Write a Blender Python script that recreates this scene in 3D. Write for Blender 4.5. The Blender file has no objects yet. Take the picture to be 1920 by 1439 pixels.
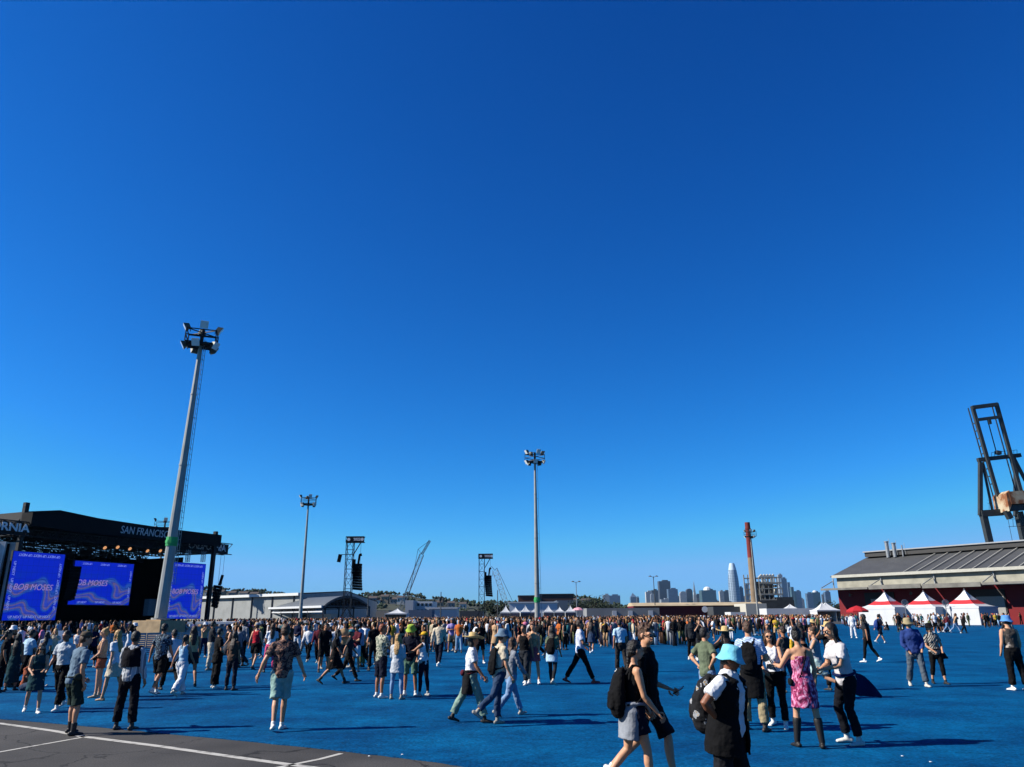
import bpy, math, random
import numpy as np
from mathutils import Vector, Matrix, Euler
R = math.radians
S = bpy.context.scene
COL = S.collection
random.seed(7)

# ---------------------------------------------------------------- camera
CAM_H = 2.0; FPX = 1420.0; PITCH = 17.0; ROLL = -0.43
cam = bpy.data.objects.new('camera', bpy.data.cameras.new('camera'))
COL.objects.link(cam); S.camera = cam
cam.data.sensor_width = 36; cam.data.lens = 36 * FPX / 1920
cam.data.clip_start = 0.1; cam.data.clip_end = 20000
cam.matrix_world = Matrix.Translation((0, 0, CAM_H)) @ Matrix.Rotation(R(90 + PITCH), 4, 'X') @ Matrix.Rotation(R(ROLL), 4, 'Z')
CM = cam.matrix_world.to_3x3()

# ---------------------------------------------------------------- sky, sun, exposure
SUN_EL = 36.5; SUN_AZ = 96.0          # the sun stands to the left of the camera, a little behind it
S.view_settings.view_transform = 'Standard'; S.view_settings.look = 'None'
EXPO = 1.0
S.view_settings.exposure = EXPO; S.view_settings.gamma = 1.0
w = bpy.data.worlds.new('World'); S.world = w; w.use_nodes = True
nt = w.node_tree; bg = nt.nodes['Background']
sk = nt.nodes.new('ShaderNodeTexSky'); sk.sky_type = 'NISHITA'; sk.sun_disc = False
sk.sun_elevation = R(SUN_EL); sk.sun_rotation = R(-SUN_AZ); sk.altitude = 300
sk.air_density = 1.0; sk.dust_density = 0.1; sk.ozone_density = 3.0
sp = nt.nodes.new('ShaderNodeSeparateColor'); cb = nt.nodes.new('ShaderNodeCombineColor')
nt.links.new(sk.outputs[0], sp.inputs[0])
STR = 0.1 / (2 ** EXPO)
for i, (k, g, mx_) in enumerate([(1.2, 2.5, 0.19), (1.20, 1.42, 0.48), (1.62, 1.13, 0.90)]):   # the deep saturated blue of a clear dry sky
    a = nt.nodes.new('ShaderNodeMath'); a.operation = 'MULTIPLY'; a.inputs[1].default_value = 0.1
    b = nt.nodes.new('ShaderNodeMath'); b.operation = 'POWER'; b.inputs[1].default_value = g
    c_ = nt.nodes.new('ShaderNodeMath'); c_.operation = 'MULTIPLY'; c_.inputs[1].default_value = k * 10
    nt.links.new(sp.outputs[i], a.inputs[0]); nt.links.new(a.outputs[0], b.inputs[0])
    d_ = nt.nodes.new('ShaderNodeMath'); d_.operation = 'MINIMUM'; d_.inputs[1].default_value = mx_ * 10
    nt.links.new(b.outputs[0], c_.inputs[0]); nt.links.new(c_.outputs[0], d_.inputs[0]); nt.links.new(d_.outputs[0], cb.inputs[i])
nt.links.new(cb.outputs[0], bg.inputs[0]); bg.inputs[1].default_value = STR
ld = bpy.data.lights.new('sun', 'SUN'); ld.energy = 5.0; ld.angle = R(0.5); ld.color = (1.0, 0.95, 0.86)
sun = bpy.data.objects.new('sun', ld); COL.objects.link(sun)
sd = Vector((-math.cos(R(SUN_EL)) * math.sin(R(SUN_AZ)), math.cos(R(SUN_EL)) * math.cos(R(SUN_AZ)), math.sin(R(SUN_EL))))
sun.rotation_euler = (-sd).to_track_quat('-Z', 'Y').to_euler()

# ---------------------------------------------------------------- placing helpers (a pixel of the 1920x1439 photo -> a point)
def ray(px, py):
    d = CM @ Vector(((px - 960) / FPX, (719.5 - py) / FPX, -1.0))
    return d
def G(px, py, z=0.0):
    d = ray(px, py); t = (z - CAM_H) / d.z
    return Vector((0, 0, CAM_H)) + d * t
def P(px, py, Y):
    d = ray(px, py); t = Y / d.y
    return Vector((0, 0, CAM_H)) + d * t
def hexc(h):
    h = h.lstrip('#'); v = [int(h[i:i + 2], 16) / 255 for i in (0, 2, 4)]
    return tuple((x / 12.92 if x <= 0.04045 else ((x + 0.055) / 1.055) ** 2.4) for x in v)

# ---------------------------------------------------------------- materials
MATS = {}
def mat(name, col, rough=0.8, metal=0.0, noise=0.12, scale=6.0, bump=0.0, bscale=30.0, spec=0.3, emit=0.0, sheen=0.0, objcol=False):
    if name in MATS: return MATS[name]
    m = bpy.data.materials.new(name); m.use_nodes = True; MATS[name] = m
    n = m.node_tree; b = n.nodes['Principled BSDF']
    if isinstance(col, str): col = hexc(col)
    if not emit: col = tuple(x * .86 for x in col)
    b.inputs['Roughness'].default_value = rough; b.inputs['Metallic'].default_value = metal
    b.inputs['Specular IOR Level'].default_value = spec
    if sheen: b.inputs['Sheen Weight'].default_value = sheen
    tc = n.nodes.new('ShaderNodeTexCoord')
    nz = n.nodes.new('ShaderNodeTexNoise'); nz.inputs['Scale'].default_value = scale; nz.inputs['Detail'].default_value = 4
    n.links.new(tc.outputs['Object'], nz.inputs['Vector'])
    mr = n.nodes.new('ShaderNodeMapRange'); mr.inputs[1].default_value = 0.3; mr.inputs[2].default_value = 0.7
    mr.inputs[3].default_value = 1 - noise; mr.inputs[4].default_value = 1 + noise
    n.links.new(nz.outputs[0], mr.inputs[0])
    mx = n.nodes.new('ShaderNodeMix'); mx.data_type = 'RGBA'; mx.blend_type = 'MULTIPLY'; mx.inputs[0].default_value = 1
    if objcol:
        oi = n.nodes.new('ShaderNodeObjectInfo'); n.links.new(oi.outputs['Color'], mx.inputs[6])
    else: mx.inputs[6].default_value = (*col, 1)
    n.links.new(mr.outputs[0], mx.inputs[7]); n.links.new(mx.outputs[2], b.inputs['Base Color'])
    if bump:
        n2 = n.nodes.new('ShaderNodeTexNoise'); n2.inputs['Scale'].default_value = bscale; n2.inputs['Detail'].default_value = 5
        n.links.new(tc.outputs['Object'], n2.inputs['Vector'])
        bp = n.nodes.new('ShaderNodeBump'); bp.inputs['Strength'].default_value = bump; bp.inputs['Distance'].default_value = 0.02
        n.links.new(n2.outputs[0], bp.inputs['Height']); n.links.new(bp.outputs[0], b.inputs['Normal'])
    if emit:
        b.inputs['Emission Color'].default_value = (*col, 1); b.inputs['Emission Strength'].default_value = emit
    return m
def cloth(name, h): return mat('cloth_' + name, h, 0.9, noise=0.2, scale=5, bump=0.8, bscale=11, spec=0.12)

def ramp_mat(name, kind, cols, scale, rough=0.85, detail=3, vec='Object', dist=0.0, rot=(0, 0, 0), const=True, sclv=(1, 1, 1)):
    """colour ramp over noise / voronoi / wave"""
    if name in MATS: return MATS[name]
    m = bpy.data.materials.new(name); m.use_nodes = True; MATS[name] = m
    n = m.node_tree; b = n.nodes['Principled BSDF']; b.inputs['Roughness'].default_value = rough; b.inputs['Specular IOR Level'].default_value = 0.2
    tc = n.nodes.new('ShaderNodeTexCoord'); mp = n.nodes.new('ShaderNodeMapping'); mp.inputs['Rotation'].default_value = rot; mp.inputs['Scale'].default_value = sclv
    n.links.new(tc.outputs[vec], mp.inputs[0])
    if kind == 'noise':
        t = n.nodes.new('ShaderNodeTexNoise'); t.inputs['Detail'].default_value = detail; t.inputs['Distortion'].default_value = dist
    elif kind == 'voronoi': t = n.nodes.new('ShaderNodeTexVoronoi')
    else:
        t = n.nodes.new('ShaderNodeTexWave'); t.inputs['Distortion'].default_value = dist; t.inputs['Detail'].default_value = detail
    t.inputs['Scale'].default_value = scale
    n.links.new(mp.outputs[0], t.inputs['Vector'])
    cr = n.nodes.new('ShaderNodeValToRGB')
    if const: cr.color_ramp.interpolation = 'CONSTANT'
    e = cr.color_ramp.elements
    for i, (p_, c_) in enumerate(cols):
        el = e[i] if i < 2 else e.new(p_)
        el.position = p_; el.color = (*[x * .86 for x in hexc(c_)], 1)
    n.links.new(t.outputs[0], cr.inputs[0]); n.links.new(cr.outputs[0], b.inputs['Base Color'])
    return m

# ---------------------------------------------------------------- mesh building
class MB:
    def __init__(s): s.v = []; s.f = []; s.mi = []; s.cur = 0
    def add(s, vs, fs, mi=None):
        o = len(s.v); s.v += [tuple(v) for v in vs]; s.f += [tuple(i + o for i in f) for f in fs]
        s.mi += [s.cur if mi is None else mi] * len(fs); return s
    def box(s, c, d, rot=None, mi=None):
        M = Matrix.Identity(3) if rot is None else (rot if isinstance(rot, Matrix) else Euler(rot).to_matrix())
        c = Vector(c); x, y, z = d[0] / 2, d[1] / 2, d[2] / 2
        vs = [c + M @ Vector((a * x, b * y, e * z)) for a in (-1, 1) for b in (-1, 1) for e in (-1, 1)]
        return s.add(vs, [(0, 1, 3, 2), (4, 6, 7, 5), (0, 4, 5, 1), (2, 3, 7, 6), (0, 2, 6, 4), (1, 5, 7, 3)], mi)
    def bar(s, a, b, w, h=None, mi=None):
        a = Vector(a); b = Vector(b); h = h or w; d = b - a; L = d.length
        if L < 1e-6: return s
        M = d.to_track_quat('Z', 'Y').to_matrix()
        return s.box((a + b) / 2, (w, h, L), M, mi)
    def cyl(s, a, b, r0, r1=None, n=10, caps=True, mi=None):
        a = Vector(a); b = Vector(b); r1 = r0 if r1 is None else r1
        M = (b - a).to_track_quat('Z', 'Y').to_matrix(); vs = []
        for p_, r in ((a, r0), (b, r1)):
            for i in range(n):
                t = 2 * math.pi * i / n; vs.append(p_ + M @ Vector((math.cos(t) * r, math.sin(t) * r, 0)))
        fs = [(i, (i + 1) % n, n + (i + 1) % n, n + i) for i in range(n)]
        if caps: fs += [tuple(range(n - 1, -1, -1)), tuple(range(n, 2 * n))]
        return s.add(vs, fs, mi)
    def prism(s, pts, vec, mi=None):
        """planar outline pts extruded by vec"""
        n = len(pts); vec = Vector(vec); vs = [Vector(p_) for p_ in pts] + [Vector(p_) + vec for p_ in pts]
        fs = [tuple(range(n - 1, -1, -1)), tuple(range(n, 2 * n))] + [(i, (i + 1) % n, n + (i + 1) % n, n + i) for i in range(n)]
        return s.add(vs, fs, mi)
    def lathe(s, c, prof, n=20, sx=1.0, sy=1.0, M=None, mi=None, wob=None):
        """prof: (r,z) list, closed top and bottom if r=0"""
        c = Vector(c); vs = []; fs = []; M = M or Matrix.Identity(3)
        for r, z in prof:
            for i in range(n):
                t = 2 * math.pi * i / n; zz = z + (wob(t, r) if wob else 0)
                vs.append(c + M @ Vector((math.cos(t) * r * sx, math.sin(t) * r * sy, zz)))
        for k in range(len(prof) - 1):
            for i in range(n):
                fs.append((k * n + i, k * n + (i + 1) % n, (k + 1) * n + (i + 1) % n, (k + 1) * n + i))
        return s.add(vs, fs, mi)
    def truss(s, a, b, w, mi=None, up=Vector((0, 0, 1)), step=None, t=0.06, td=0.035):
        """box truss from a to b"""
        a = Vector(a); b = Vector(b); d = (b - a); L = d.length; d.normalize()
        if abs(d.dot(up)) > 0.9: up = Vector((0, 1, 0))
        x = d.cross(up).normalized(); y = x.cross(d).normalized(); h = w / 2
        cs = [x * h + y * h, -x * h + y * h, -x * h - y * h, x * h - y * h]
        for c in cs: s.bar(a + c, b + c, t, mi=mi)
        n = max(2, int(L / (step or w)))
        for k in range(n):
            p0 = a + d * (L * k / n); p1 = a + d * (L * (k + 1) / n)
            for i in range(4):
                c0 = cs[i]; c1 = cs[(i + 1) % 4]
                s.bar(p0 + c0, p0 + c1, td, mi=mi)
                s.bar(p0 + (c0 if k % 2 else c1), p1 + (c1 if k % 2 else c0), td, mi=mi)
        return s
    def mesh(s, name, mats):
        me = bpy.data.meshes.new(name); me.from_pydata(s.v, [], s.f)
        for m in (mats if isinstance(mats, (list, tuple)) else [mats]): me.materials.append(m)
        if any(s.mi): me.polygons.foreach_set('material_index', s.mi)
        me.update(); return me
    def build(s, name, mats, parent=None, smooth=False):
        me = s.mesh(name, mats)
        if smooth: me.polygons.foreach_set('use_smooth', [True] * len(me.polygons))
        o = bpy.data.objects.new(name, me); COL.objects.link(o)
        if parent: o.parent = parent
        return o
def empty(name, loc=(0, 0, 0), rz=0):
    o = bpy.data.objects.new(name, None); COL.objects.link(o); o.location = loc; o.rotation_euler = (0, 0, rz); o.empty_display_size = 0.2
    return o
def tag(o, label=None, cat=None, group=None, kind=None):
    if label: o['label'] = label
    if cat: o['category'] = cat
    if group: o['group'] = group
    if kind: o['kind'] = kind
    return o
TEXTS = []
def text(body, name, size, loc, M, m, parent, shear=0.0, depth=0.01, xs=1.0, offset=0.0, align='CENTER'):
    cu = bpy.data.curves.new(name, 'FONT'); cu.body = body; cu.size = size; cu.align_x = align; cu.align_y = 'CENTER'
    cu.extrude = depth; cu.shear = shear; cu.offset = offset; cu.resolution_u = 3; cu.materials.append(m)
    o = bpy.data.objects.new(name, cu); COL.objects.link(o)
    MM = Matrix.Translation(loc) @ M.to_4x4() @ Matrix.Diagonal((xs, 1, 1, 1))
    o.parent = parent; o.matrix_local = MM
    TEXTS.append(o); return o
def copy_tree(o, parent=None):
    c = o.copy(); COL.objects.link(c)
    if parent: c.parent = parent
    for ch in o.children: copy_tree(ch, c)
    return c

# ================================================================ GROUND
def ground_mats():
    # asphalt
    m = bpy.data.materials.new('asphalt'); m.use_nodes = True; n = m.node_tree; b = n.nodes['Principled BSDF']
    tc = n.nodes.new('ShaderNodeTexCoord')
    def noise(sc, det=5):
        t = n.nodes.new('ShaderNodeTexNoise'); t.inputs['Scale'].default_value = sc; t.inputs['Detail'].default_value = det
        n.links.new(tc.outputs['Object'], t.inputs['Vector']); return t
    a = noise(0.35); f = noise(45, 2)
    cr = n.nodes.new('ShaderNodeValToRGB'); cr.color_ramp.elements[0].color = (0.026, 0.0245, 0.0235, 1); cr.color_ramp.elements[1].color = (0.054, 0.051, 0.048, 1)
    cr.color_ramp.elements[0].position = 0.35; cr.color_ramp.elements[1].position = 0.65
    n.links.new(a.outputs[0], cr.inputs[0])
    mr = n.nodes.new('ShaderNodeMapRange'); mr.inputs[1].default_value = 0.25; mr.inputs[2].default_value = 0.75; mr.inputs[3].default_value = 0.55; mr.inputs[4].default_value = 1.5
    n.links.new(f.outputs[0], mr.inputs[0])
    mx = n.nodes.new('ShaderNodeMix'); mx.data_type = 'RGBA'; mx.blend_type = 'MULTIPLY'; mx.inputs[0].default_value = 1
    n.links.new(cr.outputs[0], mx.inputs[6]); n.links.new(mr.outputs[0], mx.inputs[7])
    # cracks: voronoi edges bent by noise
    vo = n.nodes.new('ShaderNodeTexVoronoi'); vo.feature = 'DISTANCE_TO_EDGE'; vo.inputs['Scale'].default_value = 0.28
    wn = noise(1.6, 4); ad = n.nodes.new('ShaderNodeVectorMath'); ad.operation = 'MULTIPLY_ADD'; ad.inputs[1].default_value = (1.3, 1.3, 0)
    n.links.new(wn.outputs[1], ad.inputs[0]); n.links.new(tc.outputs['Object'], ad.inputs[2]); n.links.new(ad.outputs[0], vo.inputs['Vector'])
    lt = n.nodes.new('ShaderNodeMapRange'); lt.inputs[1].default_value = 0.002; lt.inputs[2].default_value = 0.008; lt.inputs[3].default_value = 0.3; lt.inputs[4].default_value = 1
    n.links.new(vo.outputs[0], lt.inputs[0])
    m2 = n.nodes.new('ShaderNodeMix'); m2.data_type = 'RGBA'; m2.blend_type = 'MULTIPLY'; m2.inputs[0].default_value = 1
    n.links.new(mx.outputs[2], m2.inputs[6]); n.links.new(lt.outputs[0], m2.inputs[7]); n.links.new(m2.outputs[2], b.inputs['Base Color'])
    bp = n.nodes.new('ShaderNodeBump'); bp.inputs['Strength'].default_value = 0.5; bp.inputs['Distance'].default_value = 0.01
    n.links.new(f.outputs[0], bp.inputs['Height']); n.links.new(bp.outputs[0], b.inputs['Normal'])
    b.inputs['Roughness'].default_value = 0.9; b.inputs['Specular IOR Level'].default_value = 0.2
    asp = m
    # turf
    m = bpy.data.materials.new('blue_turf'); m.use_nodes = True; n = m.node_tree; b = n.nodes['Principled BSDF']
    tc = n.nodes.new('ShaderNodeTexCoord')
    a = noise(0.5); f = noise(22, 6); g_ = noise(3.5, 4)
    cr = n.nodes.new('ShaderNodeValToRGB'); cr.color_ramp.elements[0].color = (0.0002, 0.035, 0.105, 1); cr.color_ramp.elements[1].color = (0.0006, 0.069, 0.172, 1)
    cr.color_ramp.elements[0].position = 0.35; cr.color_ramp.elements[1].position = 0.68
    n.links.new(a.outputs[0], cr.inputs[0])
    def mul(src, inp, lo, hi):
        mr = n.nodes.new('ShaderNodeMapRange'); mr.inputs[1].default_value = 0.28; mr.inputs[2].default_value = 0.72; mr.inputs[3].default_value = lo; mr.inputs[4].default_value = hi
        n.links.new(inp, mr.inputs[0])
        mx = n.nodes.new('ShaderNodeMix'); mx.data_type = 'RGBA'; mx.blend_type = 'MULTIPLY'; mx.inputs[0].default_value = 1
        n.links.new(src, mx.inputs[6]); n.links.new(mr.outputs[0], mx.inputs[7]); return mx.outputs[2]
    s1 = mul(cr.outputs[0], f.outputs[0], 0.55, 1.45); s2 = mul(s1, g_.outputs[0], 0.8, 1.2)
    # roll seams every 4.5 m
    sx_ = n.nodes.new('ShaderNodeSeparateXYZ'); rt = n.nodes.new('ShaderNodeMapping'); rt.inputs['Rotation'].default_value = (0, 0, R(14)); n.links.new(tc.outputs['Object'], rt.inputs[0]); n.links.new(rt.outputs[0], sx_.inputs[0])
    pp = n.nodes.new('ShaderNodeMath'); pp.operation = 'PINGPONG'; pp.inputs[1].default_value = 2.25; n.links.new(sx_.outputs[1], pp.inputs[0])
    ps_ = n.nodes.new('ShaderNodeMapRange'); ps_.inputs[1].default_value = .0; ps_.inputs[2].default_value = .05; ps_.inputs[3].default_value = .72; ps_.inputs[4].default_value = 1; n.links.new(pp.outputs[0], ps_.inputs[0])
    mq = n.nodes.new('ShaderNodeMix'); mq.data_type = 'RGBA'; mq.blend_type = 'MULTIPLY'; mq.inputs[0].default_value = 1; n.links.new(s2, mq.inputs[6]); n.links.new(ps_.outputs[0], mq.inputs[7]); s2 = mq.outputs[2]
    # pale fibre tips and crumbs scattered in the pile
    vo = n.nodes.new('ShaderNodeTexVoronoi'); vo.inputs['Scale'].default_value = 3.2; n.links.new(tc.outputs['Object'], vo.inputs['Vector'])
    sp_ = n.nodes.new('ShaderNodeMapRange'); sp_.inputs[1].default_value = 0.035; sp_.inputs[2].default_value = 0.055; sp_.inputs[3].default_value = 0.45; sp_.inputs[4].default_value = 0
    n.links.new(vo.outputs[0], sp_.inputs[0])
    m3 = n.nodes.new('ShaderNodeMix'); m3.data_type = 'RGBA'; m3.inputs[7].default_value = (0.06, 0.24, 0.36, 1)
    n.links.new(sp_.outputs[0], m3.inputs[0]); n.links.new(s2, m3.inputs[6]); n.links.new(m3.outputs[2], b.inputs['Base Color'])
    bp = n.nodes.new('ShaderNodeBump'); bp.inputs['Strength'].default_value = 0.55; bp.inputs['Distance'].default_value = 0.015
    n.links.new(f.outputs[0], bp.inputs['Height']); n.links.new(bp.outputs[0], b.inputs['Normal'])
    b.inputs['Roughness'].default_value = 0.75; b.inputs['Specular IOR Level'].default_value = 0.04
    return asp, m
ASPH, TURF = ground_mats()
mb = MB(); mb.add([(-6400, -60, 0), (6400, -60, 0), (6400, 6800, 0), (-6400, 6800, 0)], [(0, 1, 2, 3)])
tag(mb.build('ground', ASPH), kind='structure')
edge = [G(x, y) for x, y in [(-700, 1285), (-200, 1325), (0, 1349), (200, 1366), (400, 1385), (620, 1407), (800, 1428), (1000, 1458), (1400, 1530), (2200, 1640)]]
random.seed(3); e2 = []
for a, b in zip(edge, edge[1:]):
    for k in range(12):
        p_ = a.lerp(b, k / 12); e2.append(Vector((p_.x, p_.y + random.uniform(-.02, .02), 0.016)))
e2.append(Vector((40, e2[-1].y, 0.016)))
back = [Vector((90, 118, .016)), Vector((70, 128, .016)), Vector((40, 170, .016)), Vector((-70, 170, .016)), Vector((-48, 48, .016)), Vector((-75, 44, .016)), Vector((-75, e2[0].y, .016))]
outl = e2 + back
mb = MB(); top = [v for v in outl]; n_ = len(top)
mb.add(top + [Vector((v.x, v.y, 0.001)) for v in top], [tuple(range(n_))] + [(i, n_ + i, n_ + (i + 1) % n_, (i + 1) % n_) for i in range(n_)])
tag(mb.build('blue_turf', TURF), 'bright blue artificial turf laid over the asphalt', kind='structure')
# painted parking lines
PAINT = ramp_mat('road_paint', 'noise', [(0, '#3a3836'), (0.40, '#8f8c86'), (0.46, '#a9a69f')], 5, 0.8, 6, const=False)
def line(name, pts, wd):
    m_ = MB()
    for (a, b) in zip(pts, pts[1:]):
        A = G(*a); B = G(*b); d = (B - A).normalized(); nrm = Vector((-d.y, d.x, 0)) * wd / 2; z = Vector((0, 0, 0.004))
        m_.add([A - nrm + z, B - nrm + z, B + nrm + z, A + nrm + z], [(0, 1, 2, 3)])
    tag(m_.build(name, PAINT), kind='structure')
line('painted_line', [(-300, 1322), (0, 1357), (100, 1371), (160, 1382)], 0.13)
line('painted_line', [(150, 1381), (300, 1400), (460, 1423), (600, 1442), (800, 1470)], 0.14)
line('painted_line', [(-30, 1416), (60, 1400), (156, 1383)], 0.08)
line('painted_line', [(640, 1413.5), (600, 1424), (520, 1440), (470, 1450)], 0.09)

# ================================================================ PEOPLE
FIN = []      # objects whose meshes are fused at the end in one pass
def nrmz(v): return v / (np.linalg.norm(v) + 1e-9)
V3 = lambda *a: np.array(a, float)
class Soup:
    def __init__(s): s.v = []; s.f = []
    def loft(s, pts, rs, rd=None, side=(1, 0, 0), n=12, cap=(1, 1)):
        """closed tube; rs along side, rd along depth; cap 1=rounded 0=flat"""
        pts = [np.array(p_, float) for p_ in pts]; rd = rs if rd is None else rd
        side = np.array(side, float); N = len(pts); rings = []
        tg = []
        for i in range(N):
            a = pts[max(0, i - 1)]; b = pts[min(N - 1, i + 1)]; tg.append(nrmz(b - a))
        def ring(c, t, a, b):
            sx = side - t * np.dot(side, t)
            if np.linalg.norm(sx) < 0.05: sx = np.array((0, 1., 0)) - t * t[1]
            sx = nrmz(sx); dy = np.cross(t, sx)
            th = np.arange(n) * 2 * math.pi / n
            return c + np.outer(np.cos(th) * a, sx) + np.outer(np.sin(th) * b, dy)
        if cap[0]:
            m_ = min(rs[0], rd[0])
            for q in (1.25, 0.75, 0.35):
                k = math.cos(q); rings.append(ring(pts[0] - tg[0] * m_ * math.sin(q), tg[0], rs[0] * k, rd[0] * k))
        for i in range(N): rings.append(ring(pts[i], tg[i], rs[i], rd[i]))
        if cap[1]:
            m_ = min(rs[-1], rd[-1])
            for q in (0.35, 0.75, 1.25):
                k = math.cos(q); rings.append(ring(pts[-1] + tg[-1] * m_ * math.sin(q), tg[-1], rs[-1] * k, rd[-1] * k))
        o = sum(len(x) for x in s.v); K = len(rings); s.v += rings
        for k in range(K - 1):
            for i in range(n):
                s.f.append((o + k * n + i, o + k * n + (i + 1) % n, o + (k + 1) * n + (i + 1) % n, o + (k + 1) * n + i))
        s.f.append(tuple(o + i for i in range(n - 1, -1, -1))); s.f.append(tuple(o + (K - 1) * n + i for i in range(n)))
        return s
    def ell(s, c, r, M=None, n=14, m_=9):
        c = np.array(c, float); M = np.eye(3) if M is None else M; rings = []
        for k in range(1, m_):
            ph = math.pi * k / m_; th = np.arange(n) * 2 * math.pi / n
            loc = np.stack([np.cos(th) * math.sin(ph) * r[0], np.sin(th) * math.sin(ph) * r[1], np.full(n, -math.cos(ph) * r[2])], 1)
            rings.append(c + loc @ M.T)
        o = sum(len(x) for x in s.v); K = len(rings); s.v += rings
        for k in range(K - 1):
            for i in range(n): s.f.append((o + k * n + i, o + k * n + (i + 1) % n, o + (k + 1) * n + (i + 1) % n, o + (k + 1) * n + i))
        s.f.append(tuple(o + i for i in range(n - 1, -1, -1))); s.f.append(tuple(o + (K - 1) * n + i for i in range(n)))
        return s
    def arr(s): return (np.concatenate(s.v) if s.v else np.zeros((0, 3))), s.f
CLOUD = {}
def cloud(sz):
    if sz not in CLOUD:
        t = bpy.data.textures.new('cloud', 'CLOUDS'); t.noise_scale = sz; t.noise_depth = 2; CLOUD[sz] = t
    return CLOUD[sz]
def fuse(name, soup, m, parent, voxel, smooth=4, disp=0.0, dsz=0.1, extra=None, zoff=0.0, s=1.0, fac=0.5):
    """linked now as raw tubes with modifiers; fused to one skin in finish()"""
    v, f = soup.arr(); v = v * s; v[:, 2] += zoff
    me = bpy.data.meshes.new(name); me.from_pydata(v.tolist(), [], f)
    o = bpy.data.objects.new(name, me); COL.objects.link(o)
    if parent: o.parent = parent
    md = o.modifiers.new('r', 'REMESH'); md.mode = 'VOXEL'; md.voxel_size = voxel; md.use_smooth_shade = True
    if smooth:
        md = o.modifiers.new('s', 'SMOOTH'); md.factor = fac; md.iterations = smooth
    if disp:
        md = o.modifiers.new('d', 'DISPLACE'); md.texture = cloud(dsz); md.strength = disp; md.mid_level = 0.5; md.texture_coords = 'LOCAL'
    if extra:
        ev, ef, ei = extra; ev = np.array(ev) * s; ev[:, 2] += zoff; extra = (ev.tolist(), ef, ei)
    FIN.append((o, m if isinstance(m, list) else [m], extra)); return o
def finish():
    dg = bpy.context.evaluated_depsgraph_get(); res = []
    for o, ms, ex in FIN:
        me = bpy.data.meshes.new_from_object(o.evaluated_get(dg), depsgraph=dg); res.append(me)
    tx = [bpy.data.meshes.new_from_object(o.evaluated_get(dg), depsgraph=dg) for o in TEXTS]
    for (o, ms, ex), me in zip(FIN, res):
        if ex:
            nv = len(me.vertices); v = np.empty(nv * 3, np.float32); me.vertices.foreach_get('co', v)
            polys = [tuple(p_.vertices) for p_ in me.polygons]; mi = [0] * len(polys)
            vv = v.reshape(-1, 3).tolist() + ex[0]; polys += [tuple(i + nv for i in f) for f in ex[1]]; mi += ex[2]
            me2 = bpy.data.meshes.new(o.name); me2.from_pydata(vv, [], polys)
            me2.polygons.foreach_set('material_index', mi); bpy.data.meshes.remove(me); me = me2
        me.materials.clear()
        for m in ms: me.materials.append(m)
        me.polygons.foreach_set('use_smooth', [True] * len(me.polygons)); me.update()
        old = o.data; o.modifiers.clear(); o.data = me; bpy.data.meshes.remove(old)
    for o, me in zip(TEXTS, tx):
        n = bpy.data.objects.new('lettering', me); COL.objects.link(n); n.parent = o.parent; n.matrix_local = o.matrix_local.copy()
        bpy.data.objects.remove(o)
    TEXTS.clear(); FIN.clear()

def rotx(a): c, s = math.cos(a), math.sin(a); return np.array([[1, 0, 0], [0, c, -s], [0, s, c]])
def rotz(a): c, s = math.cos(a), math.sin(a); return np.array([[c, -s, 0], [s, c, 0], [0, 0, 1]])
def roty(a): c, s = math.cos(a), math.sin(a); return np.array([[c, 0, s], [0, 1, 0], [-s, 0, c]])
POSES = {
 # legs: (forward, out, knee) left, right ; arms: (forward, out, elbow, inward twist) left, right ; lean, roll, head yaw, head pitch
 'stand':  dict(L=[(2, 5, 2), (-3, 6, 3)], A=[(3, 9, 14, 20), (0, 10, 18, 25)]),
 'stand2': dict(L=[(8, 8, 12), (-3, 5, 0)], A=[(8, 9, 40, 40), (-4, 10, 16, 20)], roll=2),
 'fold':   dict(L=[(3, 7, 4), (-3, 7, 3)], A=[(22, 8, 92, 62), (26, 8, 96, 66)]),
 'front':  dict(L=[(2, 6, 2), (-2, 6, 2)], A=[(8, 8, 60, 48), (6, 8, 62, 50)]),
 'phone':  dict(L=[(4, 6, 6), (-3, 5, 0)], A=[(12, 8, 20, 20), (28, 8, 98, 30)], hp=-14),
 'walk':   dict(L=[(27, 3, 6), (-20, 3, 24)], A=[(-24, 8, 12, 10), (24, 8, 24, 15)], lean=4),
 'walk2':  dict(L=[(-19, 3, 30), (25, 3, 5)], A=[(22, 8, 25, 15), (-26, 8, 14, 10)], lean=4),
 'step':   dict(L=[(14, 3, 5), (-12, 3, 22)], A=[(-14, 10, 14, 12), (12, 10, 20, 15)], lean=3),
 'akimbo': dict(L=[(3, 9, 3), (-2, 9, 3)], A=[(-22, 42, 96, 70), (-22, 42, 96, 70)]),
 'raise':  dict(L=[(3, 6, 3), (-2, 6, 3)], A=[(70, 18, 120, 40), (60, 14, 120, 30)], hp=4),
 'up':     dict(L=[(3, 6, 3), (-2, 6, 3)], A=[(150, 22, 30, 20), (10, 12, 25, 20)]),
 'sit':    dict(L=[(105, 14, 108), (100, 16, 112)], A=[(38, 14, 50, 50), (42, 14, 52, 50)], lean=8),
 'sitflat':dict(L=[(84, 10, 12), (92, 8, 60)], A=[(-40, 14, 8, 0), (30, 12, 60, 40)], lean=-14),
}
SKIN = [mat('skin_light', '#b98868', 0.55, noise=.06, scale=20, bump=.1, spec=.35), mat('skin_tan', '#996647', 0.55, noise=.06, scale=20, bump=.1, spec=.35),
        mat('skin_brown', '#7a4c33', 0.5, noise=.06, scale=20, bump=.1, spec=.35), mat('skin_dark', '#4d3024', 0.5, noise=.06, scale=20, bump=.1, spec=.35)]
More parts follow.
